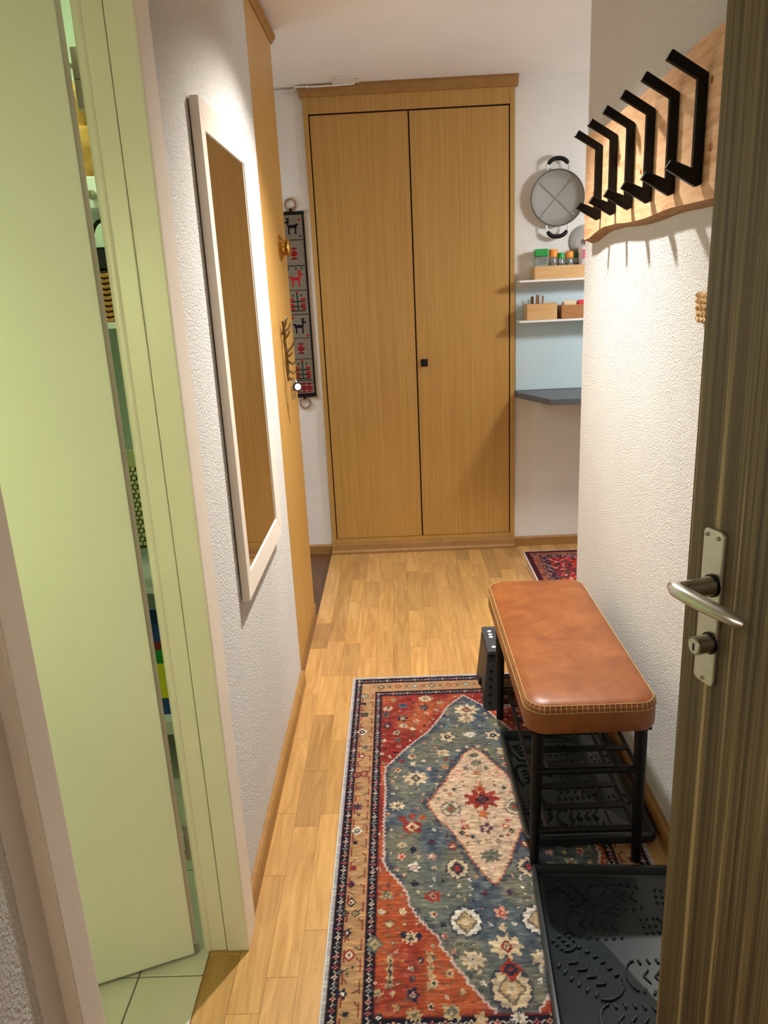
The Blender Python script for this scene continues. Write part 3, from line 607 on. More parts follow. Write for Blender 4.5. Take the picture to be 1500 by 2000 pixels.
def paint_rug():
    st = .002; nx = int((RX1-RX0)/st)+1; ny = int((RY1-RY0)/st)+1
    xs = np.linspace(RX0, RX1, nx); ys = np.linspace(RY0, RY1, ny); X, Y = np.meshgrid(xs, ys)
    A = np.zeros((ny, nx, 3))
    fine = vnoise((ny, nx), 1.2, 6); streak = vnoise((ny, nx), 1.6, 12); big = vnoise((ny, nx), 45, 30); mid = vnoise((ny, nx), 9, 10)
    def put(mask, c, k=1.0): A[mask] = A[mask]*(1-k)+np.asarray(c, float)*k
    def inpoly(P, bb=None):
        P = np.asarray(P); x0, y0 = P.min(0)-.003; x1, y1 = P.max(0)+.003
        i0, i1 = max(0, int((x0-RX0)/st)), min(nx, int((x1-RX0)/st)+2); j0, j1 = max(0, int((y0-RY0)/st)), min(ny, int((y1-RY0)/st)+2)
        M = np.zeros((ny, nx), bool)
        if i1 <= i0 or j1 <= j0: return M
        x = X[j0:j1, i0:i1]; y = Y[j0:j1, i0:i1]; ins = np.zeros(x.shape, bool); n = len(P)
        for a in range(n):
            xa, ya = P[a]; xb, yb = P[(a+1) % n]
            c = ((ya > y) != (yb > y)) & (x < (xb-xa)*(y-ya)/((yb-ya) if yb != ya else 1e-9)+xa); ins ^= c
        M[j0:j1, i0:i1] = ins; return M
    def dist_poly(P, closed=True):
        P = np.asarray(P); D = np.full((ny, nx), 9.0); n = len(P)
        for a in range(n if closed else n-1):
            p, q = P[a], P[(a+1) % n]; d = q-p; L = max(d@d, 1e-9)
            i0, i1 = max(0, int((min(p[0], q[0])-.01-RX0)/st)), min(nx, int((max(p[0], q[0])+.01-RX0)/st)+2)
            j0, j1 = max(0, int((min(p[1], q[1])-.01-RY0)/st)), min(ny, int((max(p[1], q[1])+.01-RY0)/st)+2)
            if i1 <= i0 or j1 <= j0: continue
            x = X[j0:j1, i0:i1]-p[0]; y = Y[j0:j1, i0:i1]-p[1]; t = np.clip((x*d[0]+y*d[1])/L, 0, 1)
            D[j0:j1, i0:i1] = np.minimum(D[j0:j1, i0:i1], np.hypot(x-t*d[0], y-t*d[1]))
        return D
    # red ground with orange abrash
    A[:] = np.array((148, 42, 38)); put(np.ones((ny, nx), bool), (0, 0, 0), 0)
    k = np.clip(big*2.6-.95, 0, 1)[..., None]; A[:] = A*(1-k)+np.array((184, 88, 52))*k
    # jagged outlines
    def jag(P, amp, step=.007):
        P = [np.array(p) for p in P]; res = []; s = 1
        for a, b in zip(P[:-1], P[1:]):
            L = np.linalg.norm(b-a); m_ = max(1, int(L/step)); d = (b-a)/max(L, 1e-6); nn = np.array((-d[1], d[0]))
            for i in range(m_):
                res.append(a+(b-a)*i/m_+nn*amp*s); s = -s
        res.append(P[-1]); return res
    mir = lambda P: [(2*RCX-x, y) for x, y in P]
    fl_ = jag(FIELD+[(.184, 1.075)], .0022); fld = fl_+mir(fl_)[::-1]
    fm = inpoly(fld)
    A[fm] = np.array((104, 117, 120)); k = np.clip(mid*2.2-.6, 0, 1)[..., None]*fm[..., None]; A[:] = A*(1-k*.7)+np.array((60, 72, 92))*k*.7
    k = np.clip(big*2.4-.8, 0, 1)[..., None]*fm[..., None]; A[:] = A*(1-k*.75)+np.array((126, 122, 98))*k*.75
    dl = dist_poly(fld)
    dk = np.clip(1-dl/.022, 0, 1)*fm*(mid > .42); A[:] = A*(1-.6*dk[..., None])+np.array((34, 42, 66))*.6*dk[..., None]
    put(dl < .0022, (206, 178, 172))
    di = jag(DIA, .002); dia = di+mir(di)[::-1]; dm = inpoly(dia); dd_ = dist_poly(dia)
    k = np.clip(1-dd_/.024, 0, 1)*(~dm)*fm*(mid > .35); A[:] = A*(1-.75*k[..., None])+np.array((34, 42, 66))*.75*k[..., None]
    A[dm] = np.array((222, 190, 160)); put((dd_ < .0016), (170, 106, 90)); put((dd_ > .0016) & (dd_ < .004) & dm, (222, 176, 140))
    # borders
    bl = np.minimum(X-RX0, RX1-X); bt = np.minimum(RY1-Y, Y-RY0)/1.28; bd = np.minimum(bl, bt); horiz = bt < bl
    put(bd < .105, (120, 44, 40)); put(bd < .1025, (30, 28, 42)); put(bd < .081, (158, 96, 72)); put(bd < .0785, (192, 152, 108))
    k = (bd < .0785)*np.clip(mid*2-.7, 0, 1); A[:] = A*(1-.5*k[..., None])+np.array((184, 132, 92))*.5*k[..., None]
    put((bd < .034), (150, 90, 70)); put(bd < .0315, (28, 26, 40)); put(bd < .009, (120, 84, 84)); put(bd < .0075, PAL['gry'])
    # small flowers and dashes in the two dark stripes
    def disc(cx, cy, r, c, kx=1.0): put(((X-cx)/kx)**2+(Y-cy)**2 < r*r, c)
    def box_(cx, cy): return (slice(max(0, int((cy-.05-RY0)/st)), min(ny, int((cy+.05-RY0)/st)+1)), slice(max(0, int((cx-.05-RX0)/st)), min(nx, int((cx+.05-RX0)/st)+1)))
    def local(cx, cy):
        sl_ = box_(cx, cy); return sl_, X[sl_]-cx, Y[sl_]-cy
    def dot(cx, cy, r, c, inner=None):
        sl_, x, y = local(cx, cy); rr = np.hypot(x, y); th = np.arctan2(y, x); a = A[sl_]
        a[rr < r*(.8+.3*np.cos(4*th))] = c
        if inner is not None: a[rr < r*.35] = inner
    def seg(cx, cy, ang, L, wd, c):
        sl_, x, y = local(cx, cy); u = x*math.cos(ang)+y*math.sin(ang); v = -x*math.sin(ang)+y*math.cos(ang)
        A[sl_][(abs(u) < L) & (abs(v) < wd)] = c
    cc = [(226, 200, 180), (170, 92, 96), (214, 150, 130), (150, 150, 150)]
    for off in (.0205, .092):
        for side in (0, 1):
            x = RX0+off if side == 0 else RX1-off; y = RY0+off*1.28; i = 0
            while y < RY1-off*1.28:
                dot(x, y, .0065, cc[i % 4], (60, 40, 50)); seg(x, y+.0125, .9 if i % 2 else -.9, .0055, .0012, (206, 196, 190)); seg(x+.005, y+.011, .9 if i % 2 else -.9, .003, .001, (120, 90, 90)); y += .025; i += 1
        for side in (0, 1):
            y = RY1-off*1.28 if side == 0 else RY0+off*1.28; x = RX0+off; i = 0
            while x < RX1-off:
                dot(x, y, .0068, cc[i % 4], (60, 40, 50)); seg(x+.0125, y, .7 if i % 2 else -.7, .0055, .0014, (206, 196, 190)); x += .025; i += 1
    # motifs
    def motif(kd, cx, cy, r, a, b):
        a, b = PAL[a], PAL[b]; sl_, x, y = local(cx, cy); rr = np.hypot(x, y*.85); th = np.arctan2(y, x); im = A[sl_]; dk_ = (52, 48, 62)
        if kd == 'f':
            im[rr < r*1.12*(.85+.22*np.cos(5*th))] = np.array(dk_)*.4+im[rr < r*1.12*(.85+.22*np.cos(5*th))]*.6
            im[rr < r*(.80+.22*np.cos(5*th))] = a; im[rr < r*.40] = b
            if r > .012: im[rr < r*.16] = a
        elif kd == 's':
            q = rr < r*(.86+.20*np.cos(9*th)+.16*np.cos(2*th)); im[q] = a
            im[(abs(x)*1.2+abs(y) < r*.55)] = np.array(b)*.85; im[(abs(x)*1.2+abs(y) < r*.30)] = np.array(a)*.9; im[(abs(x)+abs(y) < r*.14)] = dk_
        elif kd == 'd':
            im[abs(x)+abs(y)*.9 < r*1.05] = a; im[abs(x)+abs(y)*.9 < r*.66] = b; im[abs(x)+abs(y)*.9 < r*.26] = a
        elif kd == 'q':
            j_ = r*(.95+.1*np.sign(np.sin(th*6))); im[(abs(x) < j_) & (abs(y) < j_*.95)] = a; im[(abs(x)+abs(y) < r*.75)] = b; im[rr < r*.22] = a
        elif kd == 'o':
            q = rr < r*(.95+.07*np.cos(12*th)); im[rr < r*1.12] = im[rr < r*1.12]*.45+np.array((40, 44, 66))*.55
            im[q] = a; im[abs(x)+abs(y)*.8 < r*.78] = (120, 108, 92); im[abs(x)+abs(y)*.8 < r*.60] = b; im[rr < r*.25] = PAL['crm'] if r > .03 else PAL['red']
        elif kd == 'v':
            im[(abs(x) < r*(.7+.3*np.sin(y*300))) & (abs(y) < r*5)] = a; im[(abs(x) < r*.22) & (abs(y) < r*3.6)] = b
    for k_ in MOT:
        kd, cx, cy, r, a, b = k_; r *= .98
        motif(*([kd, cx, cy, r, a, b]))
        if abs(cx-RCX) > .025: motif(kd, 2*RCX-cx, cy, r, a, b)
    # filler scatter so no ground stays empty
    rnd = random.Random(5); taken = [(m_[1], m_[2], m_[3]) for m_ in MOT]+[(2*RCX-m_[1], m_[2], m_[3]) for m_ in MOT]
    for _ in range(900):
        cx = rnd.uniform(RX0+.11, RCX); cy = rnd.uniform(RY0+.14, RY1-.14); r = rnd.uniform(.0035, .007)
        if any((cx-t[0])**2+(cy-t[1])**2 < (t[2]*1.3+r*1.5+.004)**2 for t in taken): continue
        j = int((cy-RY0)/st); i = int((cx-RX0)/st)
        if dl[j, i] < .012 or dd_[j, i] < .010: continue
        taken += [(cx, cy, r), (2*RCX-cx, cy, r)]
        c = rnd.choice(['grn', 'tan', 'org', 'pur'] if dm[j, i] else ['crm', 'wht', 'red', 'nvy', 'pnk', 'nvy', 'tan'] if fm[j, i] else ['crm', 'tan', 'nvy', 'pnk', 'grn', 'org'])
        k2 = rnd.choice('ffdq'); motif(k2, cx, cy, r, c, rnd.choice(['crm', 'nvy', 'red'])); motif(k2, 2*RCX-cx, cy, r, c, 'crm')
    # tan border ornament lines
    for side in (0, 1):
        x = RX0+.055 if side == 0 else RX1-.055; y = RY0+.12; i = 0
        while y < RY1-.12:
            seg(x-.018, y, PI/2, .016, .0011, (140, 62, 56)); seg(x+.018, y+.03, PI/2, .016, .0011, (150, 76, 62)); seg(x+(.01 if i % 2 else -.012), y+.02, .6*(1 if i % 3 else -1), .009, .0016, (58, 56, 66)); seg(x+(-.012 if i % 2 else .012), y+.045, 2.2, .006, .0016, (120, 52, 52)); y += .052; i += 1
    for side in (0, 1):
        y = RY1-.070 if side == 0 else RY0+.070; x = RX0+.10; i = 0
        while x < RX1-.10:
            motif('d', x, y, .013, ('nvy', 'red', 'grn')[i % 3], ('crm', 'tan', 'wht')[i % 3]); seg(x+.03, y+.012, 0, .016, .0018, (150, 66, 56)); seg(x+.03, y-.010, 0, .014, .0018, (140, 62, 56)); dot(x+.03, y, .007, (66, 60, 66), (190, 150, 120)); x += .06; i += 1
    # knots make every outline slightly irregular
    wx = (vnoise((ny, nx), 2.2, 2.2)-.5)*2.8; wy = (vnoise((ny, nx), 2.2, 2.2)-.5)*2.8
    jj, ii = np.meshgrid(np.arange(ny), np.arange(nx), indexing='ij')
    inner = bd > .105
    A2 = A[np.clip((jj+wy*inner).round().astype(int), 0, ny-1), np.clip((ii+wx*inner).round().astype(int), 0, nx-1)]; A[:] = A2
    mott = vnoise((ny, nx), 3, 5); k = (np.clip(mott*2.4-1.35, 0, 1)*inner*.38)[..., None]; A[:] = A*(1-k)+np.array((56, 58, 70))*k
    k = (np.clip(vnoise((ny, nx), 2, 7)*2.4-1.45, 0, 1)*inner*.35)[..., None]; A[:] = A*(1-k)+np.array((204, 184, 156))*k
    put((dl < .0020) & inner, (208, 182, 176)); put((dd_ < .0015), (168, 104, 90))
    # worn woven streaks
    f = (.84+.24*fine+.16*(streak-.5))[..., None]; A[:] = A*f+(streak > .80)[..., None]*np.array((16, 13, 9))
    A[:] = np.clip(A, 8, 250)
    return nx, ny, nlin(A*np.array((.85, .85, .85)))
nx, ny, CC = paint_rug()
rme = grid_mesh('pile', nx, ny, RX0, RX1, RY0, RY1, lambda X, Y: np.full(X.shape, .0060), CC)
M_RUG = vcol('rug_weave', .95, .0012, 900)
rg = thing('hall_rug', (RCX, 1.74, 0), 'red and blue oriental rug with a cream diamond medallion in the hallway', 'rug')
obj('pile', rme, M_RUG, rg)
obj('binding', B(RX0-.003, RX1+.003, RY0-.003, RY1+.003, .0002, .0058), plain('grey_binding', (188, 188, 192), .9), rg, bev=.0015)
# small red rug by the kitchen nook
def paint_small():
    nx, ny = 260, 220; x = np.linspace(0, .78, nx); y = np.linspace(0, .66, ny); X, Y = np.meshgrid(x, y)
    A = np.zeros((ny, nx, 3)); A[:] = (150, 34, 38); g = vnoise((ny, nx), 9, 9); h = vnoise((ny, nx), 4, 4)
    A[g > .56] = (186, 52, 40); A[(h > .70)] = (52, 40, 58); A[(h < .22)] = (206, 160, 140); A[(vnoise((ny, nx), 5, 5) > .78)] = (70, 76, 70)
    b = np.minimum(np.minimum(X, .78-X), np.minimum(Y, .66-Y))
    A[b < .105] = (60, 36, 48); hh = vnoise((ny, nx), 3, 3); A[(b < .105) & (hh > .62)] = (150, 110, 110); A[b < .062] = (150, 88, 66)
    A[(b < .062) & (hh > .66)] = (96, 60, 60); A[b < .026] = (66, 26, 36)
    return nx, ny, nlin(np.clip(A*(.85+.3*vnoise((ny, nx), 1.1, 5))[..., None], 0, 255))
n1, n2, C2 = paint_small()
r2 = thing('small_rug', (1.02, 3.43, 0), 'small dark red patterned rug lying beyond the bench by the kitchen nook', 'rug')
obj('pile', grid_mesh('pile', n1, n2, .632, 1.412, 3.104, 3.764, lambda X, Y: np.full(X.shape, .0065), C2), M_RUG, r2)
obj('binding', B(.624, 1.420, 3.097, 3.772, .0002, .0063), plain('pale_binding', (206, 184, 178), .9), r2, bev=.002)
# ================================================================ COAT RACK
cr = thing('coat_rack', (XR, 1.92, 1.62), 'live-edge wooden coat rack with six black double hooks on the right wall', 'coat rack')
lo_ = [(2.505, 1.478), (2.44, 1.480), (2.384, 1.489), (2.33, 1.496), (2.272, 1.500), (2.146, 1.499), (2.07, 1.4945), (1.99, 1.492), (1.92, 1.492), (1.857, 1.494), (1.80, 1.497), (1.741, 1.4985), (1.68, 1.497), (1.625, 1.496), (1.524, 1.494), (1.42, 1.497), (1.32, 1.490)]
hi_ = [(1.32, 1.786), (1.42, 1.776), (1.54, 1.781), (1.641, 1.784), (1.702, 1.776), (1.813, 1.771), (1.932, 1.768), (2.106, 1.767), (2.22, 1.762), (2.317, 1.760), (2.42, 1.768), (2.505, 1.771)]
f_ = lo_+hi_; cyy, czz = 1.92, 1.63
n = len(f_); xb_, xm_, xf_ = .6295, .604, .600
front = [(xf_, y, z) for y, z in f_]
back = [(xb_, y+(.012 if y > 2.5 else 0), z-(.010 if z < 1.6 else -.004)) for y, z in f_]
sb = MB().add(front+back, [tuple(range(n))[::-1], tuple(range(n, 2*n))]+[(i, (i+1) % n, n+(i+1) % n, n+i) for i in range(n)])
bo = obj('board', sb, M_SLAB, cr)
bo.data.materials.append(M_BARK)
for p in bo.data.polygons:
    if len(p.vertices) == 4: p.material_index = 1
for y, z, r in ((2.14, 1.66, .008), (1.96, 1.60, .006), (1.71, 1.57, .010), (1.545, 1.585, .008), (1.56, 1.70, .007), (2.40, 1.60, .006), (2.05, 1.545, .005)):
    obj('knot', MB().lathe([(r, -.0005), (r*.8, -.0012), (r*.3, -.0009)], (.600, y, z), 12, 'x'), M_KNOT, bo, smooth=True)
hk = MB(); w2 = .0065
def plate_poly(mb, P, y0, y1): return mb.prism(P, 1, y0, y1)
# profile in x,z : back bar with an outward arm at top and bottom
prof = [(.5985, 1.525), (.5985, 1.716), (.5305, 1.7580), (.5205, 1.7415), (.5800, 1.7065), (.5800, 1.5540), (.5390, 1.5715), (.5290, 1.5560), (.5880, 1.5205)]
hm = MB().prism([(x, z) for x, z in prof], 1, -w2, w2).mesh('hook', .0012, 1)
hm.materials.append(M_BLACKS)
for k, y in enumerate((1.580, 1.727, 1.874, 2.021, 2.168, 2.315)):
    o = bpy.data.objects.new('hook', hm); o.location = (0, y, 0); link(o, cr)
# jute rope piece half hidden behind the entrance door
jr = thing('rope_hanger', (XR, 1.585, 1.30), 'small woven jute rope piece on the right wall beside the entrance door', 'hanger')
for k in range(5):
    z = 1.273+k*.0115; P = []
    for q in range(15):
        y = 1.605-q*.006; P.append((.619+.0025*math.sin(q*1.9+k*1.3), y, z+.0030*math.sin(q*1.9+k*2.1)))
    obj('rope_row', MB().tube(P, .0058, 7), M_JUTE, jr, smooth=True)
obj('backing', B(.6255, .6295, 1.525, 1.602, 1.270, 1.325), plain('jute_dark', (96, 66, 38), .95), jr)

# ================================================================ TAPESTRY
def paint_tap():
    W, H = 30, 220; bg = np.array((132, 120, 102)); blk = (22, 20, 24); red = (158, 36, 34); grn = (44, 62, 50)
    A = np.zeros((H, W, 3)); A[:] = bg; A[1::2] *= .90                      # row 0 = top
    A[:, :2] = blk; A[:, -2:] = blk; A[::3, 2] = blk; A[::3, -3] = blk; A[:2] = blk; A[-3:] = blk
    def R(x0, x1, y0, y1, c): A[y0:y1, x0:x1] = c
    for y in (30, 60, 89, 118, 147, 173, 200): R(3, 27, y, y+1, blk)
    def goat(y, c, flip):
        G = np.zeros((20, 18), bool)
        G[0:1, 2:7] = 1; G[2:3, 3:7] = 1; G[4:6, 0:6] = 1; G[1:9, 3:5] = 1; G[8:12, 4:15] = 1; G[7:9, 13:17] = 1
        G[11:19, 4:6] = 1; G[11:19, 12:14] = 1
        if flip: G = G[:, ::-1]
        A[y:y+20, 6:24][G] = c
    def bud(y, x, s=1.0):
        for k in range(int(14*s)):
            u = abs(k-7*s)/(7*s); ww = int(round(4*s*max(.15, math.sin(PI*min(1, abs(u-.5)*-2+1.1)))))
            A[y+k, x-ww:x+ww] = red if (k//2) % 2 else (110, 26, 30)
        A[y+int(6.5*s):y+int(7.5*s)+1, x-int(5*s):x+int(5*s)] = red
    def tree(y):
        R(14, 16, y+3, y+25, grn)
        for k in (12, 18, 23): R(6, 24, y+k, y+k+2, grn)
        for x in (6, 9, 20, 23):
            R(x-1, x+2, y+9, y+12, red); R(x-1, x+2, y+15, y+18, red); R(x-1, x+2, y+20, y+23, red)
        R(13, 17, y+1, y+3, red); R(9, 11, y+4, y+7, grn); R(19, 21, y+4, y+7, grn)
    goat(5, blk, False); R(23, 25, 6, 9, red); R(4, 6, 25, 28, grn); R(23, 25, 25, 28, grn)
    bud(39, 15)
    goat(66, (172, 34, 30), True); R(6, 8, 62, 65, grn); R(15, 17, 62, 65, grn); R(22, 24, 62, 65, grn)
    tree(90); goat(123, blk, True); R(6, 9, 121, 124, red); R(23, 26, 143, 146, red); bud(153, 15); tree(174)
    for x in (8, 15, 22):
        bud(203, x, .95)
    return W, H, A
W_, H_, TA = paint_tap(); tw, th_ = .120, .872; tx_, tz_ = -.472, 1.731
tme = bpy.data.meshes.new('woven_band'); vs = []; fs2 = []
for j in range(H_+1):
    for i in range(W_+1): vs.append((tx_-tw/2+tw*i/W_, YB-.010, tz_-th_*j/H_))
for j in range(H_):
    for i in range(W_): a = j*(W_+1)+i; fs2.append((a, a+W_+1, a+W_+2, a+1))
tme.from_pydata(vs, [], fs2)
ca = tme.color_attributes.new('Col', 'FLOAT_COLOR', 'CORNER'); cl4 = np.ones((H_*W_, 4, 4), np.float32); cl4[..., :3] = nlin(TA).reshape(-1, 1, 3)
ca.data.foreach_set('color', cl4.ravel())
tp = thing('tapestry_band', (tx_, YB, tz_-.45), 'narrow woven wall hanging with goats and flowers left of the closet', 'tapestry')
obj('woven_band', tme, vcol('tapestry_weave', .95, .0012, 500), tp)
obj('backing', B(tx_-tw/2, tx_+tw/2, YB-.0096, YB-.003, tz_-th_, tz_), M_BLACK, tp)
for z, sg in ((tz_+.002, 1), (tz_-th_-.002, -1)):
    obj('hem_bar', rod((tx_-tw/2-.002, YB-.008, z), (tx_+tw/2+.002, YB-.008, z), .006), M_BLACK, tp, smooth=True)
    P = [(tx_+.026*math.cos(a), YB-.008, z+sg*.036+.026*math.sin(a)) for a in [2*PI*k/20 for k in range(20)]]
    rn = obj('ring', MB().tube(P, .0045, 8, closed=True, refup=(0, 1, 0)), plain('wooden_ring', (150, 110, 80), .5), tp, smooth=True)
    obj('loop', B(tx_-.006, tx_+.006, YB-.013, YB-.003, z-.004, z+sg*.016+.004) if sg > 0 else B(tx_-.006, tx_+.006, YB-.013, YB-.003, z-.016, z+.004), M_BLACK, rn)

# ================================================================ ON THE TALL CABINET
XC = -.402
bk = thing('brass_bell_push', (XC, 2.91, 1.52), 'flared brass bell knob on the tall oak cabinet', 'knob')
obj('flared_base', MB().lathe([(.046, .0002), (.046, .003), (.036, .007), (.028, .014), (.024, .022)], (XC, 2.905, 1.522), 24, 'x'), M_BRASS, bk, smooth=True)
obj('cap', MB().lathe([(.022, .022), (.031, .026), (.034, .031), (.030, .035), (.012, .038)], (XC, 2.905, 1.522), 24, 'x'), M_BRASS, bk, smooth=True)
XH = XC+.005
kh = thing('key_hook_branch', (XC, 2.74, 1.15), 'cast metal branch-shaped key hook on the tall oak cabinet', 'key hook')
tr = [(XH+.006, 2.735, 1.270), (XH+.010, 2.741, 1.235), (XH+.008, 2.734, 1.200), (XH+.010, 2.742, 1.160), (XH+.010, 2.738, 1.110), (XH+.008, 2.744, 1.060)]
obj('stem', MB().tube(tr, [.004, .006, .005, .0065, .006, .003], 8), M_BRONZE, kh, smooth=True)
for a, b, c in (((XH+.010, 2.742, 1.160), (XH+.030, 2.755, 1.180), (XH+.042, 2.760, 1.205)), ((XH+.010, 2.740, 1.135), (XH+.030, 2.738, 1.120), (XH+.040, 2.742, 1.130)),
                ((XH+.008, 2.736, 1.210), (XH+.022, 2.725, 1.222), (XH+.030, 2.728, 1.238)), ((XH+.010, 2.741, 1.235), (XH+.024, 2.750, 1.245), (XH+.030, 2.755, 1.262)),
                ((XH+.010, 2.739, 1.100), (XH+.028, 2.748, 1.086), (XH+.038, 2.752, 1.096)), ((XH+.009, 2.742, 1.080), (XH+.020, 2.730, 1.066), (XH+.030, 2.728, 1.072)), ((XH+.010, 2.741, 1.155), (XH+.024, 2.720, 1.150), (XH+.034, 2.715, 1.165))):
    obj('twig', MB().tube([a, b, c], [.0045, .0036, .0022], 7), M_BRONZE, kh, smooth=True)
P = [(XH+.012+.010*math.sin(a), 2.735+.013*math.cos(a), 1.255+.030*math.sin(a)) for a in [2*PI*k/14 for k in range(14)]]
obj('leaf_loop', MB().tube(P, .003, 6, closed=True, refup=(1, 0, 0)), M_BRONZE, kh, smooth=True)
ks = thing('key_bunch', (XC+.03, 2.745, 1.06), 'bunch of keys with a round white fob hanging from the branch hook', 'keys')
P = [(XC+.030, 2.745+.014*math.cos(a), 1.052+.014*math.sin(a)) for a in [2*PI*k/16 for k in range(16)]]
obj('key_ring', MB().tube(P, .0014, 6, closed=True, refup=(1, 0, 0)), M_STEEL, ks, smooth=True)
for k, (dy, dz, tl) in enumerate(((-.012, -.012, -.25), (.0, -.016, .05), (.010, -.010, .25))):
    mb = MB(); y0, z0 = 2.745+dy, 1.052+dz
    mb.lathe([(.010, -.001), (.010, .001)], (XC+.024+k*.005, y0, z0-.006), 12, 'x'); mb.box(XC+.023+k*.005, XC+.025+k*.005, y0-.003+tl*.0, y0+.003, z0-.045, z0-.014)
    obj('key', mb, M_CHROME, ks)
fo = obj('fob', MB().tube([(XC+.044, 2.738, 1.040), (XC+.047, 2.732, 1.040)], .0165, 18), M_BLACK, ks, smooth=True)
obj('fob_face', MB().tube([(XC+.0471, 2.7318, 1.040), (XC+.0478, 2.7304, 1.040)], .0118, 18), M_WPLAS, fo, smooth=True)
obj('chain', MB().tube([(XC+.030, 2.745, 1.066), (XC+.040, 2.741, 1.060), (XC+.045, 2.736, 1.052)], .0022, 6), M_CHROME, ks)

# ================================================================ SHELF NOOK RIGHT OF THE CLOSET
YF = 3.80
for z, lb in ((1.371, 'upper white wall shelf carrying the spice box'), (1.184, 'lower white wall shelf carrying two bamboo boxes')):
    t = thing('wall_shelf', (1.0, YB, z), lb, 'shelf', 'white wall shelves beside the closet')
    obj('board', B(.604, 1.38, YF-.03, YB-.0065, z-.010, z), M_WHITE, t, bev=.001)
    obj('wall_rail', B(.606, 1.378, YB-.012, YB-.0065, z-.016, z-.0105), M_WHITE, t)
tag(obj('wall_panel', B(.603, 1.40, YB-.006, YB-.0004, .836, 1.340), M_BLUEP, bev=.001), 'smooth pale blue wall panel above the grey desk', 'panel')
dk = thing('corner_desk', (1.0, YB, .80), 'grey wall-mounted desk top with a cut corner right of the closet', 'desk')
DP = [(.601, YB-.0006), (.601, 3.835), (.712, 3.535), (1.60, 3.535), (1.60, YB-.0006)]
obj('desk_top', MB().prism(DP, 2, .806, .834), M_GREY, dk, bev=.002)
br = obj('bracket', B(.725, .745, 3.60, YB-.0006, .796, .8058), M_WPLAS, dk)
obj('bracket_foot', B(.725, .745, YB-.012, YB-.0006, .735, .7958), M_WPLAS, br, bev=.002)
def open_box(name, x0, x1, y0, y1, z0, h, mat, label, group):
    t = thing(name, ((x0+x1)/2, (y0+y1)/2, z0), label, 'box', group); k = .007
    obj('front_board', B(x0, x1, y0, y0+k, z0+.0005, z0+h), mat, t, bev=.001); obj('rear_board', B(x0, x1, y1-k, y1, z0+.0005, z0+h), mat, t, bev=.001)
    obj('end_board', B(x0, x0+k, y0+k+.0002, y1-k-.0002, z0+.0005, z0+h), mat, t, bev=.001); obj('end_board', B(x1-k, x1, y0+k+.0002, y1-k-.0002, z0+.0005, z0+h), mat, t, bev=.001)
    obj('base_board', B(x0+k, x1-k, y0+k, y1-k, z0+.0005, z0+.006), mat, t)
    return t
open_box('bamboo_box', .677, 1.02, YF-.02, YB-.010, 1.371, .060, M_BAMBOO, 'long low bamboo box of spice jars on the upper shelf', 'bamboo boxes on the shelves')
open_box('bamboo_box', .642, .786, YF-.02, YB-.020, 1.184, .076, M_BAMBOO, 'pale bamboo box with wooden sticks on the lower shelf', 'bamboo boxes on the shelves')
open_box('bamboo_box', .808, .985, YF-.02, YB-.020, 1.184, .064, M_BAMBOOD, 'darker bamboo box holding packets on the lower shelf', 'bamboo boxes on the shelves')
def jar(name, x, y, r, z0, zl, zt, lid, label, square=False, fill=(180, 150, 110)):
    t = thing(name, (x, y, z0), label, 'jar', 'spice jars in the bamboo box')
    if square:
        obj('glass', B(x-r, x+r, y-r*.8, y+r*.8, z0+.0006, zl), M_GLASS, t, bev=.006); l = obj('lid', B(x-r*1.03, x+r*1.03, y-r*.84, y+r*.84, zl+.0003, zt), lid, t, bev=.005)
        obj('contents', B(x-r+.004, x+r-.004, y-r*.7, y+r*.7, z0+.004, zl-.035), plain('jar_contents', fill, .8, var=20, scale=200), t)
    else:
        obj('glass', MB().lathe([(r*.92, z0+.0006), (r, z0+.004), (r, zl-.008), (r*.85, zl)], (x, y, 0), 20), M_GLASS, t, smooth=True)
        obj('contents', MB().lathe([(r*.85, z0+.003), (r*.88, zl-.022)], (x, y, 0), 16), plain('jar_contents', fill, .8, var=20, scale=200), t)
        l = obj('lid', MB().lathe([(r*1.0, zl+.0003), (r*1.02, zl+.004), (r*1.02, zt-.003), (r*.9, zt)], (x, y, 0), 24), lid, t, smooth=True)
zj = 1.377
jar('spice_jar', .7165, 3.835, .031, zj, 1.476, 1.510, M_GREEN, 'wide square glass jar with a bright green lid', True, (206, 206, 206))
jar('spice_jar', .7715, 3.825, .0195, zj, 1.470, 1.506, M_ORANGE, 'tall spice jar with an orange lid next to the wide green jar', fill=(150, 110, 60))
jar('spice_jar', .809, 3.825, .0165, zj, 1.463, 1.489, M_GREEN, 'small spice jar with a green lid between two orange ones', fill=(70, 80, 50))
jar('spice_jar', .849, 3.825, .0190, zj, 1.464, 1.493, M_ORANGE, 'spice jar with an orange lid right of the small green one', fill=(120, 100, 60))
jar('spice_jar', .884, 3.850, .0150, zj, 1.463, 1.490, M_GREEND, 'spice jar with a dark green lid beside the white cup', fill=(50, 70, 40))
cu = thing('paper_cup', (.915, 3.82, zj), 'white cup with a pink print at the end of the spice row', 'cup')
obj('cup_body', MB().lathe([(.026, zj+.0006), (.033, 1.508), (.034, 1.512), (.030, 1.512)], (.923, 3.825, 0), 22), M_WPLAS, cu, smooth=True)
obj('pink_print', B(.905, .930, 3.7895, 3.7915, 1.458, 1.498), plain('pink_paper', (206, 70, 110), .6), cu)
for k in range(7):
    x = .664+k*.0088; tag(obj('wooden_stick', MB().tube([(x, 3.80+.02*(k % 3), 1.192), (x+random.uniform(-.004, .004), 3.80+.02*(k % 3), 1.296+random.uniform(-.006, .006))], .0042, 8), plain('stick_wood', random.choice([(140, 92, 56), (186, 140, 96), (110, 66, 38)]), .7)), 'short wooden stick standing in the pale bamboo box', 'stick', 'wooden sticks in the pale bamboo box')
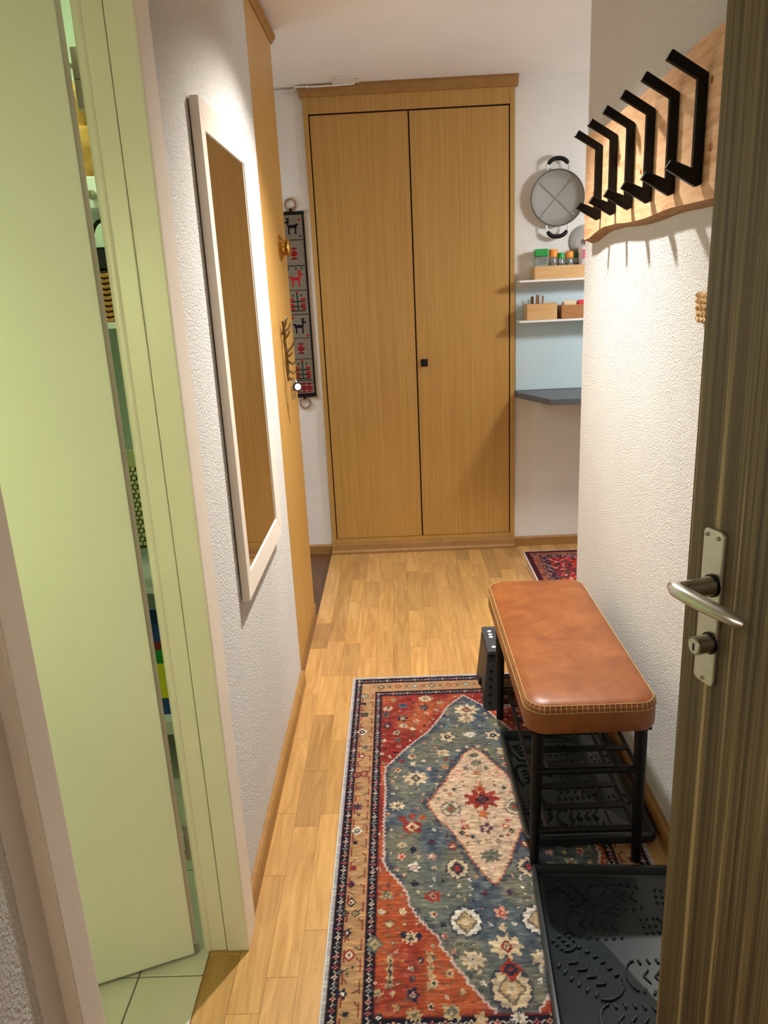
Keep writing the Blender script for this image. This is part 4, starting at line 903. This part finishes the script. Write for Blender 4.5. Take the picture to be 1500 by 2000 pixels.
for x0, x1, c, lb in ((.822, .883, (226, 200, 160), 'cream paper packet in the darker bamboo box'), (.890, .960, (206, 40, 44), 'red packet in the darker bamboo box')):
    t = thing('food_packet', ((x0+x1)/2, 3.83, 1.19), lb, 'packet'); obj('packet_body', B(x0, x1, 3.80, 3.855, 1.1906, 1.262), plain('packet', c, .5), t, bev=.003)
    obj('fold', B(x0+.004, x1-.004, 3.826, 3.829, 1.2622, 1.268), plain('packet_fold', c, .5), t)
# sieve on the wall
sv = thing('wire_sieve', (.805, YB, 1.735), 'round grey mesh sieve with two black handles hanging on the wall', 'sieve')
cx, cz, R_ = .793, 1.735, .124; yb_ = YB-.004
prof = [(R_-.001, -.050), (R_, -.044), (R_-.004, -.040), (R_*.93, -.030), (R_*.80, -.012), (R_*.70, -.006), (.001, -.004)]
bw = MB(); vs = []; n = 40
for r, h in prof:
    for j in range(n):
        a = 2*PI*j/n; vs.append((cx+r*math.cos(a), YB+h, cz+r*math.sin(a)))
f = [(i*n+j, i*n+(j+1) % n, (i+1)*n+(j+1) % n, (i+1)*n+j) for i in range(len(prof)-1) for j in range(n)]
obj('mesh_bowl', bw.add(vs, f), M_SIEVE, sv, smooth=True)
obj('rim', MB().tube([(cx+R_*math.cos(a), YB-.048, cz+R_*math.sin(a)) for a in [2*PI*k/40 for k in range(40)]], .003, 8, closed=True, refup=(0, 1, 0)), plain('dull_rim', (96, 94, 90), .5, .6), sv, smooth=True)
for a in (PI/4+.05, 3*PI/4+.05):
    P = [(cx+math.cos(a)*R_*.92*t, YB-.0085-.012*t*t-(.012 if abs(t) > .85 else 0), cz+math.sin(a)*R_*.92*t) for t in [-1, -.8, -.4, 0, .4, .8, 1]]
    obj('cross_wire', MB().tube(P, .0016, 6, refup=(0, 1, 0)), M_STEEL, sv, smooth=True)
for sg in (1, -1):
    P = [(cx+.051*math.cos(t), YB-.046, cz+sg*(R_-.004+.052*math.sin(t)**.8)) for t in [PI*k/14 for k in range(15)]]
    hd = obj('handle_wire', MB().tube(P, .0035, 8, refup=(0, 1, 0)), M_STEEL, sv, smooth=True)
    obj('grip', MB().tube(P[2:13], [.007]+[.0100]*9+[.007], 10, refup=(0, 1, 0)), M_BLACK, hd, smooth=True)
ld_ = thing('pot_lid', (.936, YB, 1.535), 'grey round lid hanging on the wall below the sieve', 'lid')
lb = MB(); vs = []; prof = [(.074, -.006), (.074, -.010), (.066, -.018), (.045, -.026), (.02, -.030), (.0015, -.031)]
for r, h in prof:
    for j in range(32):
        a = 2*PI*j/32; vs.append((.936+r*math.cos(a), YB+h, 1.540+r*math.sin(a)))
obj('dome', lb.add(vs, [(i*32+j, i*32+(j+1) % 32, (i+1)*32+(j+1) % 32, (i+1)*32+j) for i in range(5) for j in range(32)]+[tuple(range(32))]), plain('lid_grey', (168, 166, 160), .4), ld_, smooth=True)
obj('knob', MB().lathe([(.008, -.030), (.014, -.042), (.013, -.050), (.004, -.053)], (.936, YB, 1.540), 14, 'y'), plain('lid_knob', (150, 60, 50), .5), ld_, smooth=True)

# ================================================================ CABLE AND COVER PLATE
cb = thing('white_cable', (-.3, YB, 2.258), 'thin white cable clipped along the wall and over the closet crown', 'cable')
P = [(-.95, YB-.006, 2.256), (-.60, YB-.006, 2.257), (-.43, YB-.006, 2.258), (-.402, YB-.012, 2.261), (-.408, 3.846, 2.2625), (-.372, 3.838, 2.2595), (-.30, 3.838, 2.2575), (-.20, 3.836, 2.2585), (-.16, 3.838, 2.2590), (-.135, 3.840, 2.2615), (-.15, 3.842, 2.2645)]
obj('cord', MB().tube(P, .0042, 8), M_WPLAS, cb, smooth=True)
for p in ((-.50, YB-.0063, 2.2575), (-.45, YB-.0063, 2.258), (-.35, 3.838, 2.2585), (-.225, 3.837, 2.258)):
    obj('clip', B(p[0]-.003, p[0]+.003, p[1]-.006, p[1]+.005, p[2]-.0055, p[2]+.0055), M_WPLAS, cb, bev=.001)
cv = thing('cover_plate', (-.175, 3.81, ZC), 'rectangular white cover plate on the ceiling above the closet', 'cover plate')
obj('lid', B(-.236, -.114, 3.745, 3.845, ZC-.007, ZC-.0005), M_WPLAS, cv, bev=.002)
for x in (-.222, -.128):
    obj('screw', MB().lathe([(.004, ZC-.0085), (.004, ZC-.0068)], (x, 3.76, 0), 10), M_CHROME, cv)

# ================================================================ BATHROOM SHELF SEEN THROUGH THE HINGE GAP
bs = thing('bathroom_shelf', (-.70, 2.05, 0), 'white shelf unit in the bathroom seen through the gap at the door hinges', 'shelf')
for z0, z1 in ((1.572, 1.622), (1.299, 1.314), (.600, .615), (.164, .209)):
    obj('shelf_board', B(-.98, -.475, 1.90, 2.20, z0, z1), M_WHITE, bs, bev=.001)
obj('drawer_front', B(-.978, -.477, 1.885, 1.8995, 1.573, 1.642), M_WHITE, bs, bev=.002)
obj('drawer_knob', MB().lathe([(.006, -.0002), (.006, -.008), (.011, -.014), (.010, -.02), (.003, -.022)], (-.682, 1.885, 1.600), 14, 'y'), M_CHROME, bs, smooth=True)
for x in (-.992, -.474):
    obj('side_panel', B(x, x+.0115, 1.902, 2.198, .002, 1.70), M_WHITE, bs)
obj('rear_panel', B(-.98, -.475, 2.2005, 2.208, .164, 1.30), plain('shelf_rear', (205, 222, 208), .6), bs)
fg = thing('wooden_vase', (-.70, 1.98, 1.622), 'turned wooden vase with a rounded neck on the top bathroom shelf', 'vase')
obj('body', MB().lathe([(.062, 1.6225), (.066, 1.66), (.064, 1.72), (.058, 1.752), (.040, 1.764)], (-.735, 1.99, 0), 26), M_GOLDW, fg, smooth=True)
obj('neck', MB().lathe([(.026, 1.7645), (.030, 1.79), (.045, 1.815), (.048, 1.835), (.034, 1.855), (.01, 1.862)], (-.735, 1.99, 0), 26), M_GOLDW, fg, smooth=True)
bg_ = thing('wicker_basket', (-.72, 2.0, 1.314), 'brown wicker basket on the second bathroom shelf', 'basket')
core = obj('core', B(-.785, -.655, 1.936, 2.06, 1.3146, 1.436), plain('basket_dark', (70, 40, 16), .9), bg_)
for k in range(9):
    z = 1.320+k*.0132; P = []
    for q in range(14): x = -.79+q*.0107; P.append((x, 1.932+.004*math.sin(q*PI+k*PI), z+.002*math.sin(q*2.1)))
    obj('cane_row', MB().tube(P, .0048, 6), plain('cane', (168, 112, 44), .7, var=18, scale=200), bg_)
bp = thing('black_bag', (-.72, 2.0, 1.436), 'black bag with a looped strap lying in the wicker basket', 'bag')
obj('bag_body', B(-.775, -.665, 1.940, 2.04, 1.437, 1.492), plain('black_cloth', (22, 22, 26), .6, bump=.002), bp, bev=.015, seg=3)
obj('strap', MB().tube([(-.700+.030*math.cos(t), 1.955, 1.490+.062*math.sin(t)) for t in [PI*k/12 for k in range(13)]], .005, 8, refup=(0, 1, 0)), plain('black_cloth2', (22, 22, 26), .6), bp, smooth=True)
tw_ = thing('knitted_towel', (-.69, 1.87, 1.0), 'woven beige cloth with a knotted check hanging from the bathroom shelf', 'towel')
obj('plain_top', B(-.76, -.672, 1.884, 1.890, .955, 1.000), plain('towel_top', (190, 184, 140), .95, bump=.001, scale=200), tw_, bev=.002)
kb = MB()
for j in range(18):
    for i in range(7):
        x = -.752+i*.0115+(.00575 if j % 2 else 0); z = .950-j*.0118
        kb.box(x-.0042, x+.0042, 1.879, 1.889, z-.0046, z+.0046)
tag(obj('knots', kb, plain('towel_knots', (206, 200, 150), .95), tw_, bev=.0012, seg=1), kind='stuff')
obj('check_ground', B(-.757, -.675, 1.886, 1.8905, .735, .9545), plain('towel_ground', (92, 84, 46), .95), tw_)
obj('hanging_cord', rod((-.715, 1.888, 1.0005), (-.715, 1.8975, 1.298), .002), M_THREAD, tw_)
px = thing('detergent_pack', (-.72, 1.98, .209), 'blue, red, green and yellow detergent pack on the lowest bathroom shelf', 'package')
for z0, z1, c, nm in ((.2095, .262, (20, 70, 150), 'lower_band'), (.2622, .372, (238, 226, 30), 'yellow_band'), (.3722, .415, (20, 140, 50), 'green_band'), (.4152, .440, (150, 20, 30), 'red_band'), (.4402, .497, (20, 60, 140), 'upper_band')):
    obj(nm, B(-.80, -.66, 1.935, 2.03, z0, z1), plain(nm+'_print', c, .4), px)
